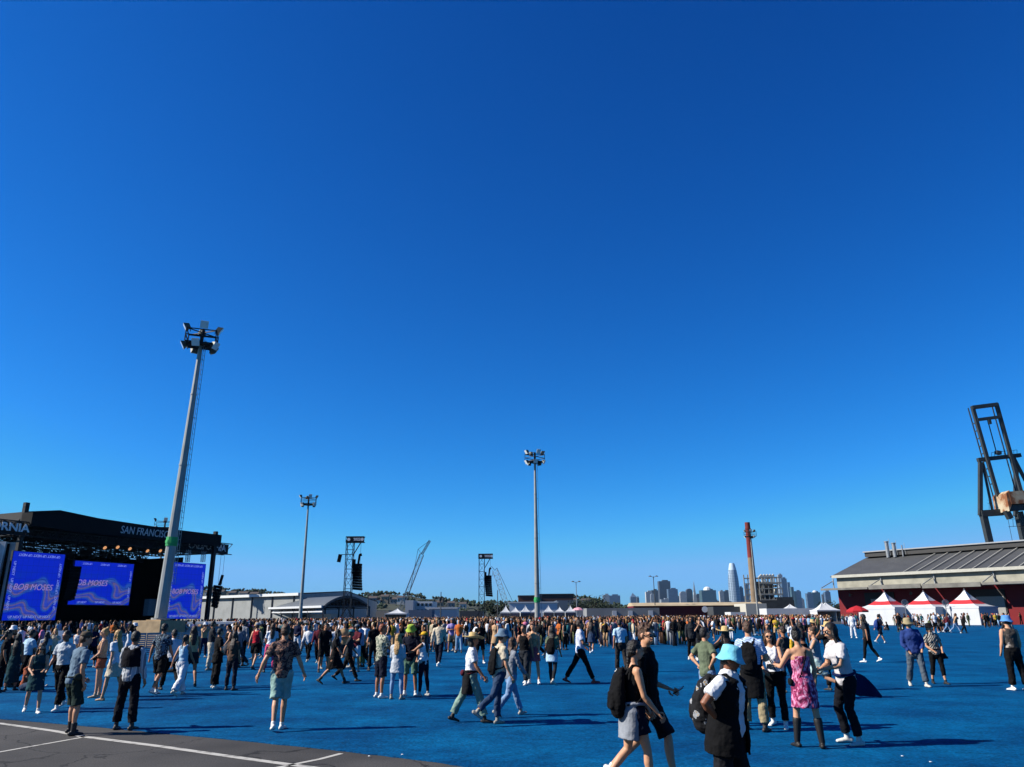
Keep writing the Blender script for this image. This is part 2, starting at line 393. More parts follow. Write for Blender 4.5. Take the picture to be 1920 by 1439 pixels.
LIP = mat('lips', '#8e4a40', 0.5); EYEW = mat('eye_white', '#cfcac4', 0.3); EYED = mat('eye_iris', '#1c120c', 0.2, spec=.6)
HAIRC = {k: mat('hair_' + k, v, 0.55, noise=.45, scale=38, bump=.6, bscale=70, spec=.35) for k, v in dict(black='#14100e', dark='#2a1c13', brown='#452d1c', auburn='#5d3420', blonde='#a5814f', grey='#7d7a75', red='#7a3c1c').items()}
SHOEC = {}
def shoe_mat(h): return mat('shoe_' + h.strip('#'), h, 0.6, noise=.1, scale=25, spec=.35)

def person(loc, yaw, H=1.75, sex='m', pose='stand', skin=0, hair=('short', 'dark'), top=('tee', None, None), bottom=('pants', None), shoes='#e6e6e2',
           build=1.0, hat=None, glasses=False, voxel=0.013, fingers=True, label=None, group='people on the turf', name='person', extras=(), low=False, pz=None, **kw):
    ps = dict(POSES[pose] if isinstance(pose, str) else pose); ps.update({k: v for k, v in kw.items() if k in ('L', 'A', 'lean', 'roll', 'hy', 'hp')})
    s = H / 1.75; fem = sex == 'f'; bw = build
    lean = R(ps.get('lean', 0)); roll = R(ps.get('roll', 0))
    X = V3(1, 0, 0)
    Mt = rotx(-lean) @ roty(roll)
    u = Mt @ V3(0, 0, 1); sd_ = Mt @ V3(1, 0, 0); fw = Mt @ V3(0, 1, 0)
    hip = V3(0, 0, 0.93)
    shw = (0.155 if fem else 0.178) * (0.5 + 0.5 * bw); hw = 0.092
    def sp_(h, f=0.0, x=0.0): return hip + u * h + fw * f + sd_ * x
    neck = sp_(0.53, 0.0)
    HM = Mt @ rotz(R(ps.get('hy', 0))) @ rotx(R(ps.get('hp', 0)))
    hc = neck + u * 0.055 + (HM @ V3(0, 0.02, 0.115))
    J = {}
    feet = []
    for i, sg in enumerate((-1, 1)):
        f, o_, k = [R(a) for a in ps['L'][i]]
        h = hip + X * hw * sg + V3(0, 0, -0.02)
        d = V3(sg * math.sin(o_), math.sin(f) * math.cos(o_), -math.cos(f) * math.cos(o_))
        g = f - k
        d2 = V3(sg * math.sin(o_ * 0.6), math.sin(g) * math.cos(o_ * .6), -math.cos(g) * math.cos(o_ * .6))
        kn = h + d * 0.42; an = kn + d2 * 0.415
        fp = 0.0
        if g < R(-12): fp = (g + R(12)) * 0.9
        elif g > R(14): fp = min((g - R(14)) * 0.7, R(25)) if g < R(60) else R(60)
        toe = V3(sg * 0.22, math.cos(fp), math.sin(fp)); toe = nrmz(toe); upf = nrmz(np.cross(np.cross(toe, V3(0, 0, 1)), toe)) if abs(toe[2]) < .99 else V3(0, 1, 0)
        J['leg', i] = (h, kn, an, toe, upf); feet.append(min((an - upf * 0.085)[2], (an - upf * .085 + toe * 0.18)[2], (an - upf * .085 - toe * 0.05)[2]))
    for i, sg in enumerate((-1, 1)):
        f, o_, e, tw = [R(a) for a in ps['A'][i]]
        sh = sp_(0.465, -0.005, sg * shw)
        d = Mt @ V3(sg * math.sin(o_), math.sin(f) * math.cos(o_), -math.cos(f) * math.cos(o_))
        fr = Mt @ V3(0, math.cos(f), math.sin(f)); fr = nrmz(fr - d * np.dot(fr, d))
        inn = Mt @ V3(-sg, 0, 0); inn = nrmz(inn - d * np.dot(inn, d)); b = nrmz(math.cos(tw) * fr + math.sin(tw) * inn)
        el = sh + d * 0.285; d2 = nrmz(math.cos(e) * d + math.sin(e) * b); wr = el + d2 * 0.25
        pn = nrmz(np.cross(d2, sd_ if abs(np.dot(d2, sd_)) < .8 else fw)); across = nrmz(np.cross(pn, d2))
        J['arm', i] = (sh, el, wr, d2, b, across, pn)
    z0 = -min(feet) if pz is None else pz
    # mesh is in metres at unit scale with z shifted so the lowest sole is at 0
    ZO = z0 * s
    tors = [(-0.09, .12, .095), (-0.02, .165 if fem else .155, .115), (0.05, .16 if fem else .15, .112), (0.15, .125 if fem else .143, .095), (0.27, .135 if fem else .158, .105), (0.38, .152 if fem else .172, .112), (0.455, .125 if fem else .14, .088), (0.505, .075, .065)]
    def torso(sp, off, h0=-.09, h1=.505, cap=(1, 1), flare=0.0, n=16):
        hs = [h0] + [t[0] for t in tors if h0 + .02 < t[0] < h1 - .02] + [h1]
        ws = [np.interp(h, [t[0] for t in tors], [t[1] for t in tors]) * bw + off for h in hs]
        ds = [np.interp(h, [t[0] for t in tors], [t[2] for t in tors]) * bw ** 1.3 + off for h in hs]
        k0 = flare; ws[0] += k0; ds[0] += k0
        sp.loft([sp_(h) for h in hs], ws, ds, side=sd_, n=n, cap=cap)
    def thorax(sp, off):
        sp.loft([sp_(.45, -.005, -shw * .96), sp_(.465, -.01, -shw * .5), sp_(.47, -.01, shw * .5), sp_(.45, -.005, shw * .96)], [.05 + off, .066 + off, .066 + off, .05 + off], side=fw, n=12)
        sp.loft([sp_(.47, -.01, -shw * .62), sp_(.535, -.012), sp_(.47, -.01, shw * .62)], [.035 + off * .6, .05 + off * .6, .035 + off * .6], side=fw, n=10)
        if fem:
            for q in (-1, 1): sp.ell(sp_(.325, .075, q * .068), [.062 + off * .7, .055 + off * .7, .06 + off * .7], n=10, m_=6)
    AR = [(0, .051), (.35, .048 if fem else .054), (.75, .038 if fem else .042), (1.0, .036 if fem else .04), (1.25, .039 if fem else .043), (1.6, .031), (2.0, .0245)]
    def arm(sp, i, a0, a1, off, flare=0.0, n=10, cap=(1, 1)):
        sh, el, wr = J['arm', i][:3]
        ts = [a0] + [t[0] for t in AR if a0 + .05 < t[0] < a1 - .05] + [a1]
        pts = [sh + (el - sh) * t if t <= 1 else el + (wr - el) * (t - 1) for t in ts]
        r = [np.interp(t, [q[0] for q in AR], [q[1] for q in AR]) * (bw ** .8) + off for t in ts]; r[-1] += flare
        sp.loft(pts, r, n=n, side=sd_, cap=cap)
    LR = [(0, .088), (.3, .083 if not fem else .086), (.7, .064), (1.0, .05), (1.3, .055), (1.55, .045), (2.0, .034)]
    def leg(sp, i, a0, a1, off, flare=0.0, n=12, cap=(1, 1), straight=None):
        h, kn, an = J['leg', i][:3]
        ts = [a0] + [t[0] for t in LR if a0 + .05 < t[0] < a1 - .05] + [a1]
        pts = [h + (kn - h) * t if t <= 1 else kn + (an - kn) * (t - 1) for t in ts]
        r = [max(np.interp(t, [q[0] for q in LR], [q[1] for q in LR]) * (bw ** .9), 0 if straight is None else straight) + off for t in ts]; r[-1] += flare
        pts = [p_ + (V3(0, -.012, 0) if 1.15 < t < 1.6 else 0) for p_, t in zip(pts, ts)]
        sp.loft(pts, r, n=n, cap=cap)
    # ---------------- body
    B = Soup(); torso(B, 0); thorax(B, 0)
    B.loft([sp_(.47, -.01), neck + u * .03, hc - HM @ V3(0, .02, .04)], [.066, .05 if fem else .057, .05 if fem else .055], side=sd_, n=12)
    for i in (0, 1):
        arm(B, i, 0, 2.0, 0); leg(B, i, 0, 2.0, 0)
        h, kn, an, toe, upf = J['leg', i]
        B.loft([an - upf * .045 - toe * .035, an - upf * .05 + toe * .06, an - upf * .062 + toe * .15], [.034, .04, .03], [.03, .026, .016], side=np.cross(toe, upf), n=10)
        sh, el, wr, d2, b, ac, pn = J['arm', i]
        B.loft([wr - d2 * .01, wr + d2 * .03, wr + d2 * .085], [.024, .036, .038], [.02, .016, .014], side=ac, n=10)
    def hp(x, y, z): return hc + HM @ V3(x, y, z)
    B.ell(hc + HM @ V3(0, -.008, .022), [.074, .094, .095], M=HM); B.ell(hp(0, .03, -.045), [.056, .062, .062], M=HM)
    ex = None; mats_ = [SKIN[skin]]
    if not low:
        B.loft([hp(0, .088, .012), hp(0, .108, -.018), hp(0, .098, -.03)], [.009, .014, .013], side=HM @ V3(1, 0, 0), n=8)
        B.loft([hp(-.04, .08, .022), hp(.04, .08, .022)], [.013, .013], n=8)
        for q in (-1, 1): B.ell(hp(q * .075, -.005, -.005), [.012, .02, .032], M=HM, n=8, m_=6)
        E_ = Soup(); nf = 0; idx = []
        if fingers:
            for i in (0, 1):
                sh, el, wr, d2, b, ac, pn = J['arm', i]; sg = (-1, 1)[i]
                cu = -pn if np.dot(pn, fw) > 0 else pn      # curl direction
                tw_ = ps.get('curl', 0.5)
                inward = -sg * sd_; cu = nrmz(inward * .8 - fw * .1 - d2 * np.dot(inward, d2)) if abs(np.dot(d2, inward)) < .8 else nrmz(V3(0, 0, -1) - d2 * np.dot(V3(0, 0, -1), d2))
                ac2 = nrmz(np.cross(cu, d2))
                for k, (o2, L_) in enumerate(((-.03, .07), (-.01, .082), (.01, .076), (.028, .06))):
                    p0 = wr + d2 * .078 + ac2 * o2; p1 = p0 + nrmz(d2 + cu * .35) * L_ * .5; p2 = p1 + nrmz(d2 * .7 + cu * .8) * L_ * .5
                    E_.loft([p0, p1, p2], [.0098, .009, .0075], n=6)
                tp = wr + d2 * .025 + ac2 * (-.03); E_.loft([tp, tp - ac2 * .022 + d2 * .025 + cu * .012, tp - ac2 * .022 + d2 * .055 + cu * .022], [.012, .0105, .0085], n=6)
        idx += [0] * len(E_.f); nf = len(E_.f)
        E_.loft([hp(-.024, .0915, -.058), hp(0, .097, -.057), hp(.024, .0915, -.058)], [.005, .008, .005], n=6); idx += [1] * (len(E_.f) - nf); nf = len(E_.f)
        for q in (-1, 1): E_.ell(hp(q * .031, .0835, .0), [.013, .009, .008], M=HM, n=8, m_=5)
        idx += [2] * (len(E_.f) - nf); nf = len(E_.f)
        for q in (-1, 1): E_.ell(hp(q * .031, .0895, .0), [.006, .005, .006], M=HM, n=8, m_=5)
        for q in (-1, 1): E_.loft([hp(q * .017, .092, .024), hp(q * .045, .085, .026)], [.004, .003], n=5)
        idx += [3] * (len(E_.f) - nf)
        ev, ef = E_.arr(); ex = (ev, ef, idx); mats_ = [SKIN[skin], LIP, EYEW, EYED]
    vx = voxel
    root = fuse(name, B, mats_, None, vx, 3 if not low else 1, extra=ex, zoff=ZO, s=s)
    root.location = loc; root.rotation_euler = (0, 0, R(yaw))
    tag(root, label, 'person', group)
    F = lambda nm, sp, m, vox=vx, **k: fuse(nm, sp, m, root, vox, zoff=ZO, s=s, **k)
    dk = dict(disp=0.03 if not low else 0, dsz=.075)
    # ---------------- bottoms
    bk = bottom[0]; bm = bottom[1]
    if bk in ('pants', 'jeans', 'wide', 'leggings', 'capri'):
        sp = Soup(); off = {'leggings': .008, 'jeans': .014, 'capri': .014}.get(bk, .02)
        torso(sp, off + .004, -.1, .07, cap=(1, 0))
        end = 1.62 if bk == 'capri' else (1.88 if bk != 'wide' else 1.93); st = {'wide': .075, 'pants': .06, 'jeans': .052}.get(bk)
        for i in (0, 1): leg(sp, i, 0, end, off, cap=(1, 0), straight=st, flare=.01 if bk == 'wide' else 0)
        F('trousers' if bk != 'leggings' else 'leggings', sp, bm, smooth=2, **(dk if bk != 'leggings' else {}))
    elif bk == 'shorts':
        sp = Soup(); torso(sp, .018, -.1, .07, cap=(1, 0)); ln = bottom[2] if len(bottom) > 2 else .85
        for i in (0, 1): leg(sp, i, 0, ln, .02, cap=(1, 0), flare=.016, straight=.07)
        F('shorts', sp, bm, smooth=2, **dk)
    if bk in ('skirt', 'dress'):
        ln = bottom[2] if len(bottom) > 2 else .4; sp = Soup()
        kns = (J['leg', 0][1] + J['leg', 1][1]) / 2; cdir = nrmz(kns - hip); spread = abs(J['leg', 0][1][1] - J['leg', 1][1][1]) / 2
        pts = [hip + u * .08, hip, hip + cdir * ln * .55, hip + cdir * ln]
        q = (J['leg', 0][1][0] - J['leg', 1][1][0])
        fr = min(ln / .42, 1.0)
        sp.loft(pts, [.15 * bw, .185 * bw, .20, .185 + .035 * fr], [.12 * bw, .14 * bw, .145 + spread * fr * .6, .14 + spread * fr * 1.05], cap=(1, 0), n=20)
        F('skirt', sp, bm, smooth=1, disp=.035 if not low else 0, dsz=.09)
    # ---------------- top
    tk = top[0]; tm = top[1]
    if tk != 'none':
        sp = Soup(); hem = {'crop': .17, 'long': -.30, 'tunic': -.2, 'tuck': .02}.get(tk, -.085)
        if len(top) > 2 and top[2] is not None: hem = top[2]
        off = {'tank': .010, 'crop': .010, 'band': .010, 'jumper': .024, 'hood': .03, 'vest': .04}.get(tk, .020)
        if tk == 'band':
            torso(sp, off, .0, .40, cap=(0, 0)); thorax_b = None
            if fem:
                for q in (-1, 1): sp.ell(sp_(.325, .077, q * .068), [.068, .062, .064], n=10, m_=6)
        elif tk in ('tank', 'crop', 'vest'):
            torso(sp, off, max(hem, -.11), .42 if tk != 'vest' else .46, cap=(0, 1), flare=.006)
            if fem:
                for q in (-1, 1): sp.ell(sp_(.325, .077, q * .068), [.069, .063, .066], n=10, m_=6)
            wS = .02 if tk != 'vest' else .045
            for q in (-1, 1):
                sp.loft([sp_(.37, .095 * bw, q * .085), sp_(.49, .05, q * .088), sp_(.53, -.01, q * .088), sp_(.49, -.075, q * .088), sp_(.36, -.1 * bw, q * .085)], [.02 + wS] * 5, [.016] * 5, side=sd_, n=8)
        else:
            torso(sp, off, max(hem, -.12), .5, cap=(0, 1), flare=.008); thorax(sp, off * .75)
            sl = {'jumper': 1.92, 'hood': 1.9, 'shirt': 1.85, 'longtee': 1.85, 'long': 1.85, 'tunic': .7}.get(tk, .68)
            for i in (0, 1): arm(sp, i, 0, sl, .014 if sl < 1 else .016, flare=.014 if sl < 1 else .003, cap=(1, 0))
            if tk == 'hood': sp.loft([sp_(.5, -.06, -.07), sp_(.53, -.1), sp_(.5, -.06, .07)], [.04, .055, .04], n=8)
        if hem < -.12:
            kns = (J['leg', 0][1] + J['leg', 1][1]) / 2; cdir = nrmz(kns - hip)
            sp.loft([hip + u * .05, hip - V3(0, 0, .05) * 0 + cdir * .05, hip + cdir * (-hem)], [.165 * bw + off, .175 * bw + off, .19 * bw + off], [.125 * bw + off, .13 * bw + off, .15 * bw + off], cap=(0, 0), n=18)
        F('shirt' if tk not in ('jumper', 'hood') else 'sweater', sp, tm, smooth=2, **dk)
    # ---------------- shoes
    if shoes and pz is None or (shoes and pz is not None):
        boot = isinstance(shoes, tuple); shc = shoes[0] if boot else shoes; bh = shoes[1] if boot else 0
        for i in (0, 1):
            h, kn, an, toe, upf = J['leg', i]; sp = Soup(); sdv = np.cross(toe, upf)
            b0 = an - upf * .052
            sp.loft([b0 - toe * .055, b0 - toe * .01, b0 + toe * .08 - upf * .006, b0 + toe * .155 - upf * .014], [.036, .042, .048, .036], [.036, .038, .03, .02], side=sdv, n=12)
            sp.loft([an - upf * .075 - toe * .06, an - upf * .075 + toe * .165], [.042, .044], [.011, .010], side=sdv, n=10)
            sp.loft([b0, an + (nrmz(kn - an)) * .02], [.04, .043], n=10)
            if boot: leg(sp, i, 2 - bh, 2.0, .012, cap=(0, 1))
            F('shoe' if not boot else 'boot', sp, shoe_mat(shc), vox=min(vx, .011) if not low else vx, smooth=2 if not low else 0)
    # ---------------- hair
    hk, hcl = hair; hm = HAIRC.get(hcl) if isinstance(hcl, str) else hcl
    if hk != 'bald':
        sp = Soup()
        sp.ell(hp(0, -.02, .04), [.083, .096, .092], M=HM)
        if hk != 'hatonly': sp.ell(hp(0, -.045, .0), [.079, .075, .085], M=HM)
        if hk == 'curly':
            rr = random.Random(5)
            for k in range(26):
                a = rr.uniform(0, 6.28); b_ = rr.uniform(.15, 1.35)
                sp.ell(hp(.08 * math.cos(a) * math.cos(b_), -.02 + .09 * math.sin(a) * math.cos(b_), .05 + .08 * math.sin(b_)), [.022, .022, .022], n=7, m_=5)
        if hk in ('long', 'longer'):
            L_ = .24 if hk == 'long' else .36
            bk_ = hp(0, -.07, -.02); e1 = sp_(.40, -.115 * bw); e2_ = sp_(.5 - L_, -.13 * bw)
            sp.loft([hp(0, -.06, .03), bk_, hp(0, -.06, -.1), e1, e2_], [.07, .083, .085, .09, .055], [.035, .035, .032, .028, .016], side=sd_, n=12)
            for q in (-1, 1):
                sp.loft([hp(q * .066, -.01, .03), hp(q * .082, .01, -.06), sp_(.50, .01, q * .1), sp_(.38, .075 * bw, q * .1)], [.022, .027, .028, .016], n=8)
        if hk == 'pony': sp.loft([hp(0, -.1, .04), hp(0, -.14, .02), hp(0, -.135, -.08), sp_(.42, -.14 * bw)], [.022, .032, .03, .014], n=8)
        if hk == 'braid':
            for k in range(8): sp.ell(hp(0, -.095 + .002 * k, .0 - .036 * k), [.03 - .0012 * k, .026, .026], n=8, m_=6)
        if hk == 'bun': sp.ell(hp(0, -.075, .12), [.045, .045, .042])
        if hk == 'bob': sp.loft([hp(0, -.05, .02), hp(0, -.04, -.1)], [.085, .088], [.055, .05], side=HM @ V3(1, 0, 0), n=12)
        if hk == 'beard' or ps.get('beard'): sp.loft([hp(-.058, .02, -.05), hp(-.03, .075, -.09), hp(.03, .075, -.09), hp(.058, .02, -.05)], [.014, .02, .02, .014], n=8)
        F('hair', sp, hm, vox=min(vx, .012) if not low else vx, smooth=1, disp=.016 if not low else 0, dsz=.025)
    # ---------------- hats
    if hat:
        kd, hmt = hat; mb_ = MB(); Mm = Matrix([list(r_) for r_ in HM]); C = Vector(hp(0, -.01, .055)) * s + Vector((0, 0, ZO))
        seg = 24 if not low else 12
        if kd == 'bucket': prof = [(.0, .095), (.055, .094), (.088, .082), (.098, .04), (.106, -.005), (.135, -.045), (.152, -.062), (.149, -.066), (.132, -.05), (.1, -.012), (.09, .0)]; wb = lambda t, r: (.014 * math.sin(2 * t + 1) + .009 * math.sin(5 * t)) if r > .12 else 0
        elif kd == 'straw': prof = [(.0, .11), (.05, .112), (.078, .1), (.09, .03), (.1, -.002), (.16, .002), (.215, .02), (.213, .014), (.16, -.006), (.095, -.01)]; wb = lambda t, r: (.03 * abs(math.cos(t)) - .012 + .012 * math.sin(3 * t)) if r > .12 else 0
        elif kd == 'sun': prof = [(.0, .10), (.05, .1), (.082, .085), (.092, .03), (.1, -.005), (.15, -.02), (.17, -.026), (.168, -.031), (.15, -.026), (.095, -.012)]; wb = lambda t, r: (.012 * math.sin(3 * t)) if r > .12 else 0
        else: prof = [(.0, .088), (.05, .082), (.085, .05), (.094, .01), (.094, -.005), (.088, -.005)]; wb = None
        mb_.lathe(C, [(r * s, z * s) for r, z in prof], n=seg, sy=1.12, M=Mm, wob=wb)
        if kd == 'cap':
            pts = [Vector((math.sin(a) * .075, .075 + math.cos(a) * .085, -.002 - .012 * abs(math.sin(a)))) for a in [R(x) for x in range(-90, 91, 20)]]
            mb_.prism([C + Mm @ (p_ * s) for p_ in pts], Mm @ Vector((0, 0, .006)))
        mb_.build('hat', hmt, root, smooth=True)
    if glasses:
        mb_ = MB(); Mm = Matrix([list(r_) for r_ in HM]); q0 = Vector((0, 0, ZO))
        for q in (-1, 1):
            mb_.lathe(Vector(hp(q * .034, .1, .0)) * s + q0, [(0, .006), (.024, .004), (.027, 0), (.024, -.004), (0, -.006)], n=12, sy=.75, M=Mm @ Matrix.Rotation(R(90), 3, 'X'))
            mb_.bar(Vector(hp(q * .06, .095, .004)) * s + q0, Vector(hp(q * .08, .0, .004)) * s + q0, .006)
        mb_.bar(Vector(hp(-.01, .103, .003)) * s + q0, Vector(hp(.01, .103, .003)) * s + q0, .006)
        mb_.build('sunglasses', mat('dark_lens', '#050505', .15, spec=.6), root, smooth=True)
    # ---------------- extras worn by the person (children) or carried (top-level)
    def toworld(nm, o, lab, cat):
        o.parent = None; o.location = root.location; o.rotation_euler = root.rotation_euler; tag(o, lab, cat)
    for e in extras:
        k = e[0]
        if k == 'backpack':
            sp = Soup(); dpt = e[3] if len(e) > 3 else .1
            sp.loft([sp_(.0, -.115 * bw - dpt), sp_(.07, -.12 * bw - dpt), sp_(.25, -.125 * bw - dpt), sp_(.40, -.12 * bw - dpt * .8), sp_(.46, -.11 * bw - dpt * .7)], [.12, .145, .15, .125, .07], [dpt, dpt * 1.1, dpt, dpt * .75, dpt * .45], side=sd_, n=14, cap=(1, 1))
            sp.loft([sp_(.05, -.12 * bw - dpt * 2), sp_(.2, -.12 * bw - dpt * 2)], [.09, .085], [.035, .03], side=sd_, n=10)
            sp.loft([sp_(.46, -.12, -.03), sp_(.51, -.14), sp_(.46, -.12, .03)], [.009] * 3, n=6)
            for q in (-1, 1):
                sp.loft([sp_(.42, -.12 * bw, q * .07), sp_(.53, -.05, q * .095), sp_(.525, .02, q * .1), sp_(.42, .125 * bw, q * .115), sp_(.25, .12 * bw, q * .14), sp_(.12, .0, q * .165 * bw), sp_(.08, -.12, q * .13)], [.026] * 7, [.012] * 7, side=sd_, n=8)
            o = F('backpack', sp, e[1], smooth=1, disp=.02, dsz=.06); toworld('backpack', o, e[2], 'backpack')
        elif k == 'strap':       # crossbody strap with small bag
            sg = e[3] if len(e) > 3 else 1
            sp = Soup(); pts = []
            for a in range(0, 361, 24):
                t = R(a); hh = .26 + .25 * math.cos(t) * 1.0
                pts.append(sp_(hh, math.sin(t) * (.125 * bw + .022), sg * (.10 * math.cos(t)) * 1.0 + 0))
            sp.loft(pts, [.016] * len(pts), [.007] * len(pts), side=sd_, n=6, cap=(0, 0))
            sp.ell(sp_(.02, .0, -sg * .20 * bw), [.035, .09, .06], n=10, m_=7)
            o = F('shoulder_bag', sp, e[1], vox=.01, smooth=0); toworld('bag', o, e[2], 'bag')
        elif k == 'fanny':
            sp = Soup(); pts = [sp_(.06 + .03 * math.cos(R(a)), math.cos(R(a)) * (.125 * bw + .02), math.sin(R(a)) * (.165 * bw + .02)) for a in range(0, 361, 24)]
            sp.loft(pts, [.014] * len(pts), [.014] * len(pts), n=6, cap=(0, 0)); a = R(e[3] if len(e) > 3 else 180)
            sp.ell(sp_(.05, math.cos(a) * .17 * bw, math.sin(a) * .2 * bw), [.10 if abs(math.cos(a)) > .6 else .055, .055 if abs(math.cos(a)) > .6 else .1, .065], n=12, m_=8)
            o = F('waist_bag', sp, e[1], vox=.01, smooth=0); toworld('bag', o, e[2], 'bag')
        elif k == 'tied':        # garment tied round the waist: sleeves in front, body hanging or blown behind; e[3] world-space blow angle in local deg, e[4] lift
            m_ = e[1]; bl = R(e[2]); lift = e[3]; L_ = e[4] if len(e) > 4 else .5
            sp = Soup(); pts = [sp_(.08 + .02 * math.sin(R(a)), math.cos(R(a)) * (.13 * bw + .018), math.sin(R(a)) * (.155 * bw + .018)) for a in range(0, 361, 24)]
            sp.loft(pts, [.024] * len(pts), [.022] * len(pts), n=8, cap=(0, 0))
            dv = V3(math.sin(bl), math.cos(bl), 0); st_ = sp_(.05) + dv * .13 * bw; sdv = V3(math.cos(bl), -math.sin(bl), 0)
            ps_ = []; 
            for t in (0, .25, .5, .75, 1.0):
                ps_.append(st_ + dv * L_ * lift * t + V3(0, 0, -1) * L_ * (1 - lift * .75) * t)
            if lift > .3:     # blown out sideways: a broad flapping sheet standing on edge
                ps_ = [st_ + dv * (L_ * t * 1.0 - .12) + V3(0, 0, -.07 - L_ * (.62 - lift * .3) * t ** 1.2) + sdv * .035 * math.sin(t * 9) for t in np.linspace(0, 1, 9)]
                sp.loft(ps_, [.07, .12, .155, .17, .16, .13, .09, .05, .025], [.05, .035, .028, .024, .024, .022, .02, .018, .016], side=V3(0, 0, 1), n=20)
                ps_ = ps_[::2]
            else:             # hanging over the hips
                sp.loft([sp_(.07) - fw * .02, hip - fw * .045, hip - fw * .06 - V3(0, 0, L_ * .5), hip - fw * .075 - V3(0, 0, L_ * .85)], [.165 * bw, .19 * bw, .20 * bw, .19 * bw], [.12 * bw, .125 * bw, .125 * bw, .12 * bw], side=sdv if False else (1, 0, 0), n=20, cap=(0, 0))
            pass
            F('tied_sweater', sp, m_, smooth=1, disp=.018, dsz=.1)
        elif k == 'vest':        # open sleeveless jacket, gap in front, long hem
            hem = e[2]; v_ = []; f_ = []; hs = [hem, hem * .6, -.02, .12, .27, .40, .49] if hem < 0 else [hem, .27, .40, .49]; na = 22; gap = R(e[3] if len(e) > 3 else 26)
            for lay in (0, 1):
                for h in hs:
                    ww = (np.interp(h, [t[0] for t in tors], [t[1] for t in tors]) if h > -.09 else .165) * bw + (.055 if lay == 0 else .03); dd = (np.interp(h, [t[0] for t in tors], [t[2] for t in tors]) if h > -.09 else .125) * bw ** 1.3 + (.055 if lay == 0 else .03)
                    if h > .45: ww += .055
                    if h < 0: ww += .012; dd += .012
                    for q in range(na):
                        a = gap + (2 * math.pi - 2 * gap) * q / (na - 1); v_.append(sp_(h, math.cos(a) * dd, math.sin(a) * ww))
            K = len(hs); o2 = K * na
            for kk in range(K - 1):
                for q in range(na - 1): f_.append((kk * na + q, kk * na + q + 1, (kk + 1) * na + q + 1, (kk + 1) * na + q)); f_.append((o2 + kk * na + q + 1, o2 + kk * na + q, o2 + (kk + 1) * na + q, o2 + (kk + 1) * na + q + 1))
            for kk in range(K - 1):
                for q in (0, na - 1): f_.append((kk * na + q, (kk + 1) * na + q, o2 + (kk + 1) * na + q, o2 + kk * na + q))
            for q in range(na - 1):
                for kk in (0, K - 1): f_.append((kk * na + q, kk * na + q + 1, o2 + kk * na + q + 1, o2 + kk * na + q))
            sp = Soup(); sp.v = [np.array(v_)]; sp.f = f_
            for q in (-1, 1): sp.loft([sp_(.48, .11 * bw, q * .1), sp_(.545, .02, q * .11), sp_(.50, -.11 * bw, q * .1)], [.06] * 3, [.014] * 3, side=sd_, n=10)
            F('vest', sp, e[1], smooth=2, disp=.02, dsz=.08)
        elif k == 'phone':
            sh, el, wr, d2, b, ac, pn = J['arm', e[1]]
            c = Vector(wr + d2 * .13 + V3(0, 0, .025)) * s + Vector((0, 0, ZO)); mb_ = MB(); mb_.box(c, (.075, .15, .012), (R(30), R(20), 0))
            o = mb_.build('phone', mat('phone_black', '#0c0c0e', .25, spec=.5)); toworld('phone', o, e[2], 'phone')
    return root

# ================================================================ STRUCTURES
BLACK = mat('black_fabric', '#0c0d0e', .9, noise=.2, scale=1.5, bump=.3, bscale=3, spec=.1)
BSTEEL = mat('black_steel', '#1b1c1e', .6, metal=.2, spec=.3)
STEEL = mat('galvanised_steel', '#8d9092', .45, metal=.5, noise=.15, scale=3)
MASTG = mat('mast_grey', '#8f908c', .5, metal=.25, noise=.12, scale=1.2)
WHITE = mat('white_vinyl', '#b9bbbd', .6, noise=.06, scale=1, bump=.25, bscale=1.5)
CONC = mat('concrete', '#a38a68', .9, noise=.2, scale=2.5, bump=.4, bscale=12)
GREEN = mat('green_wrap', '#2f9a52', .6)
LAMPB = mat('lamp_housing', '#55584f', .5, metal=.3); LAMPG = mat('lamp_glass', '#d8dcd8', .15, spec=.6)
DARKG = mat('dark_grey_metal', '#3c3f42', .6, noise=.15)

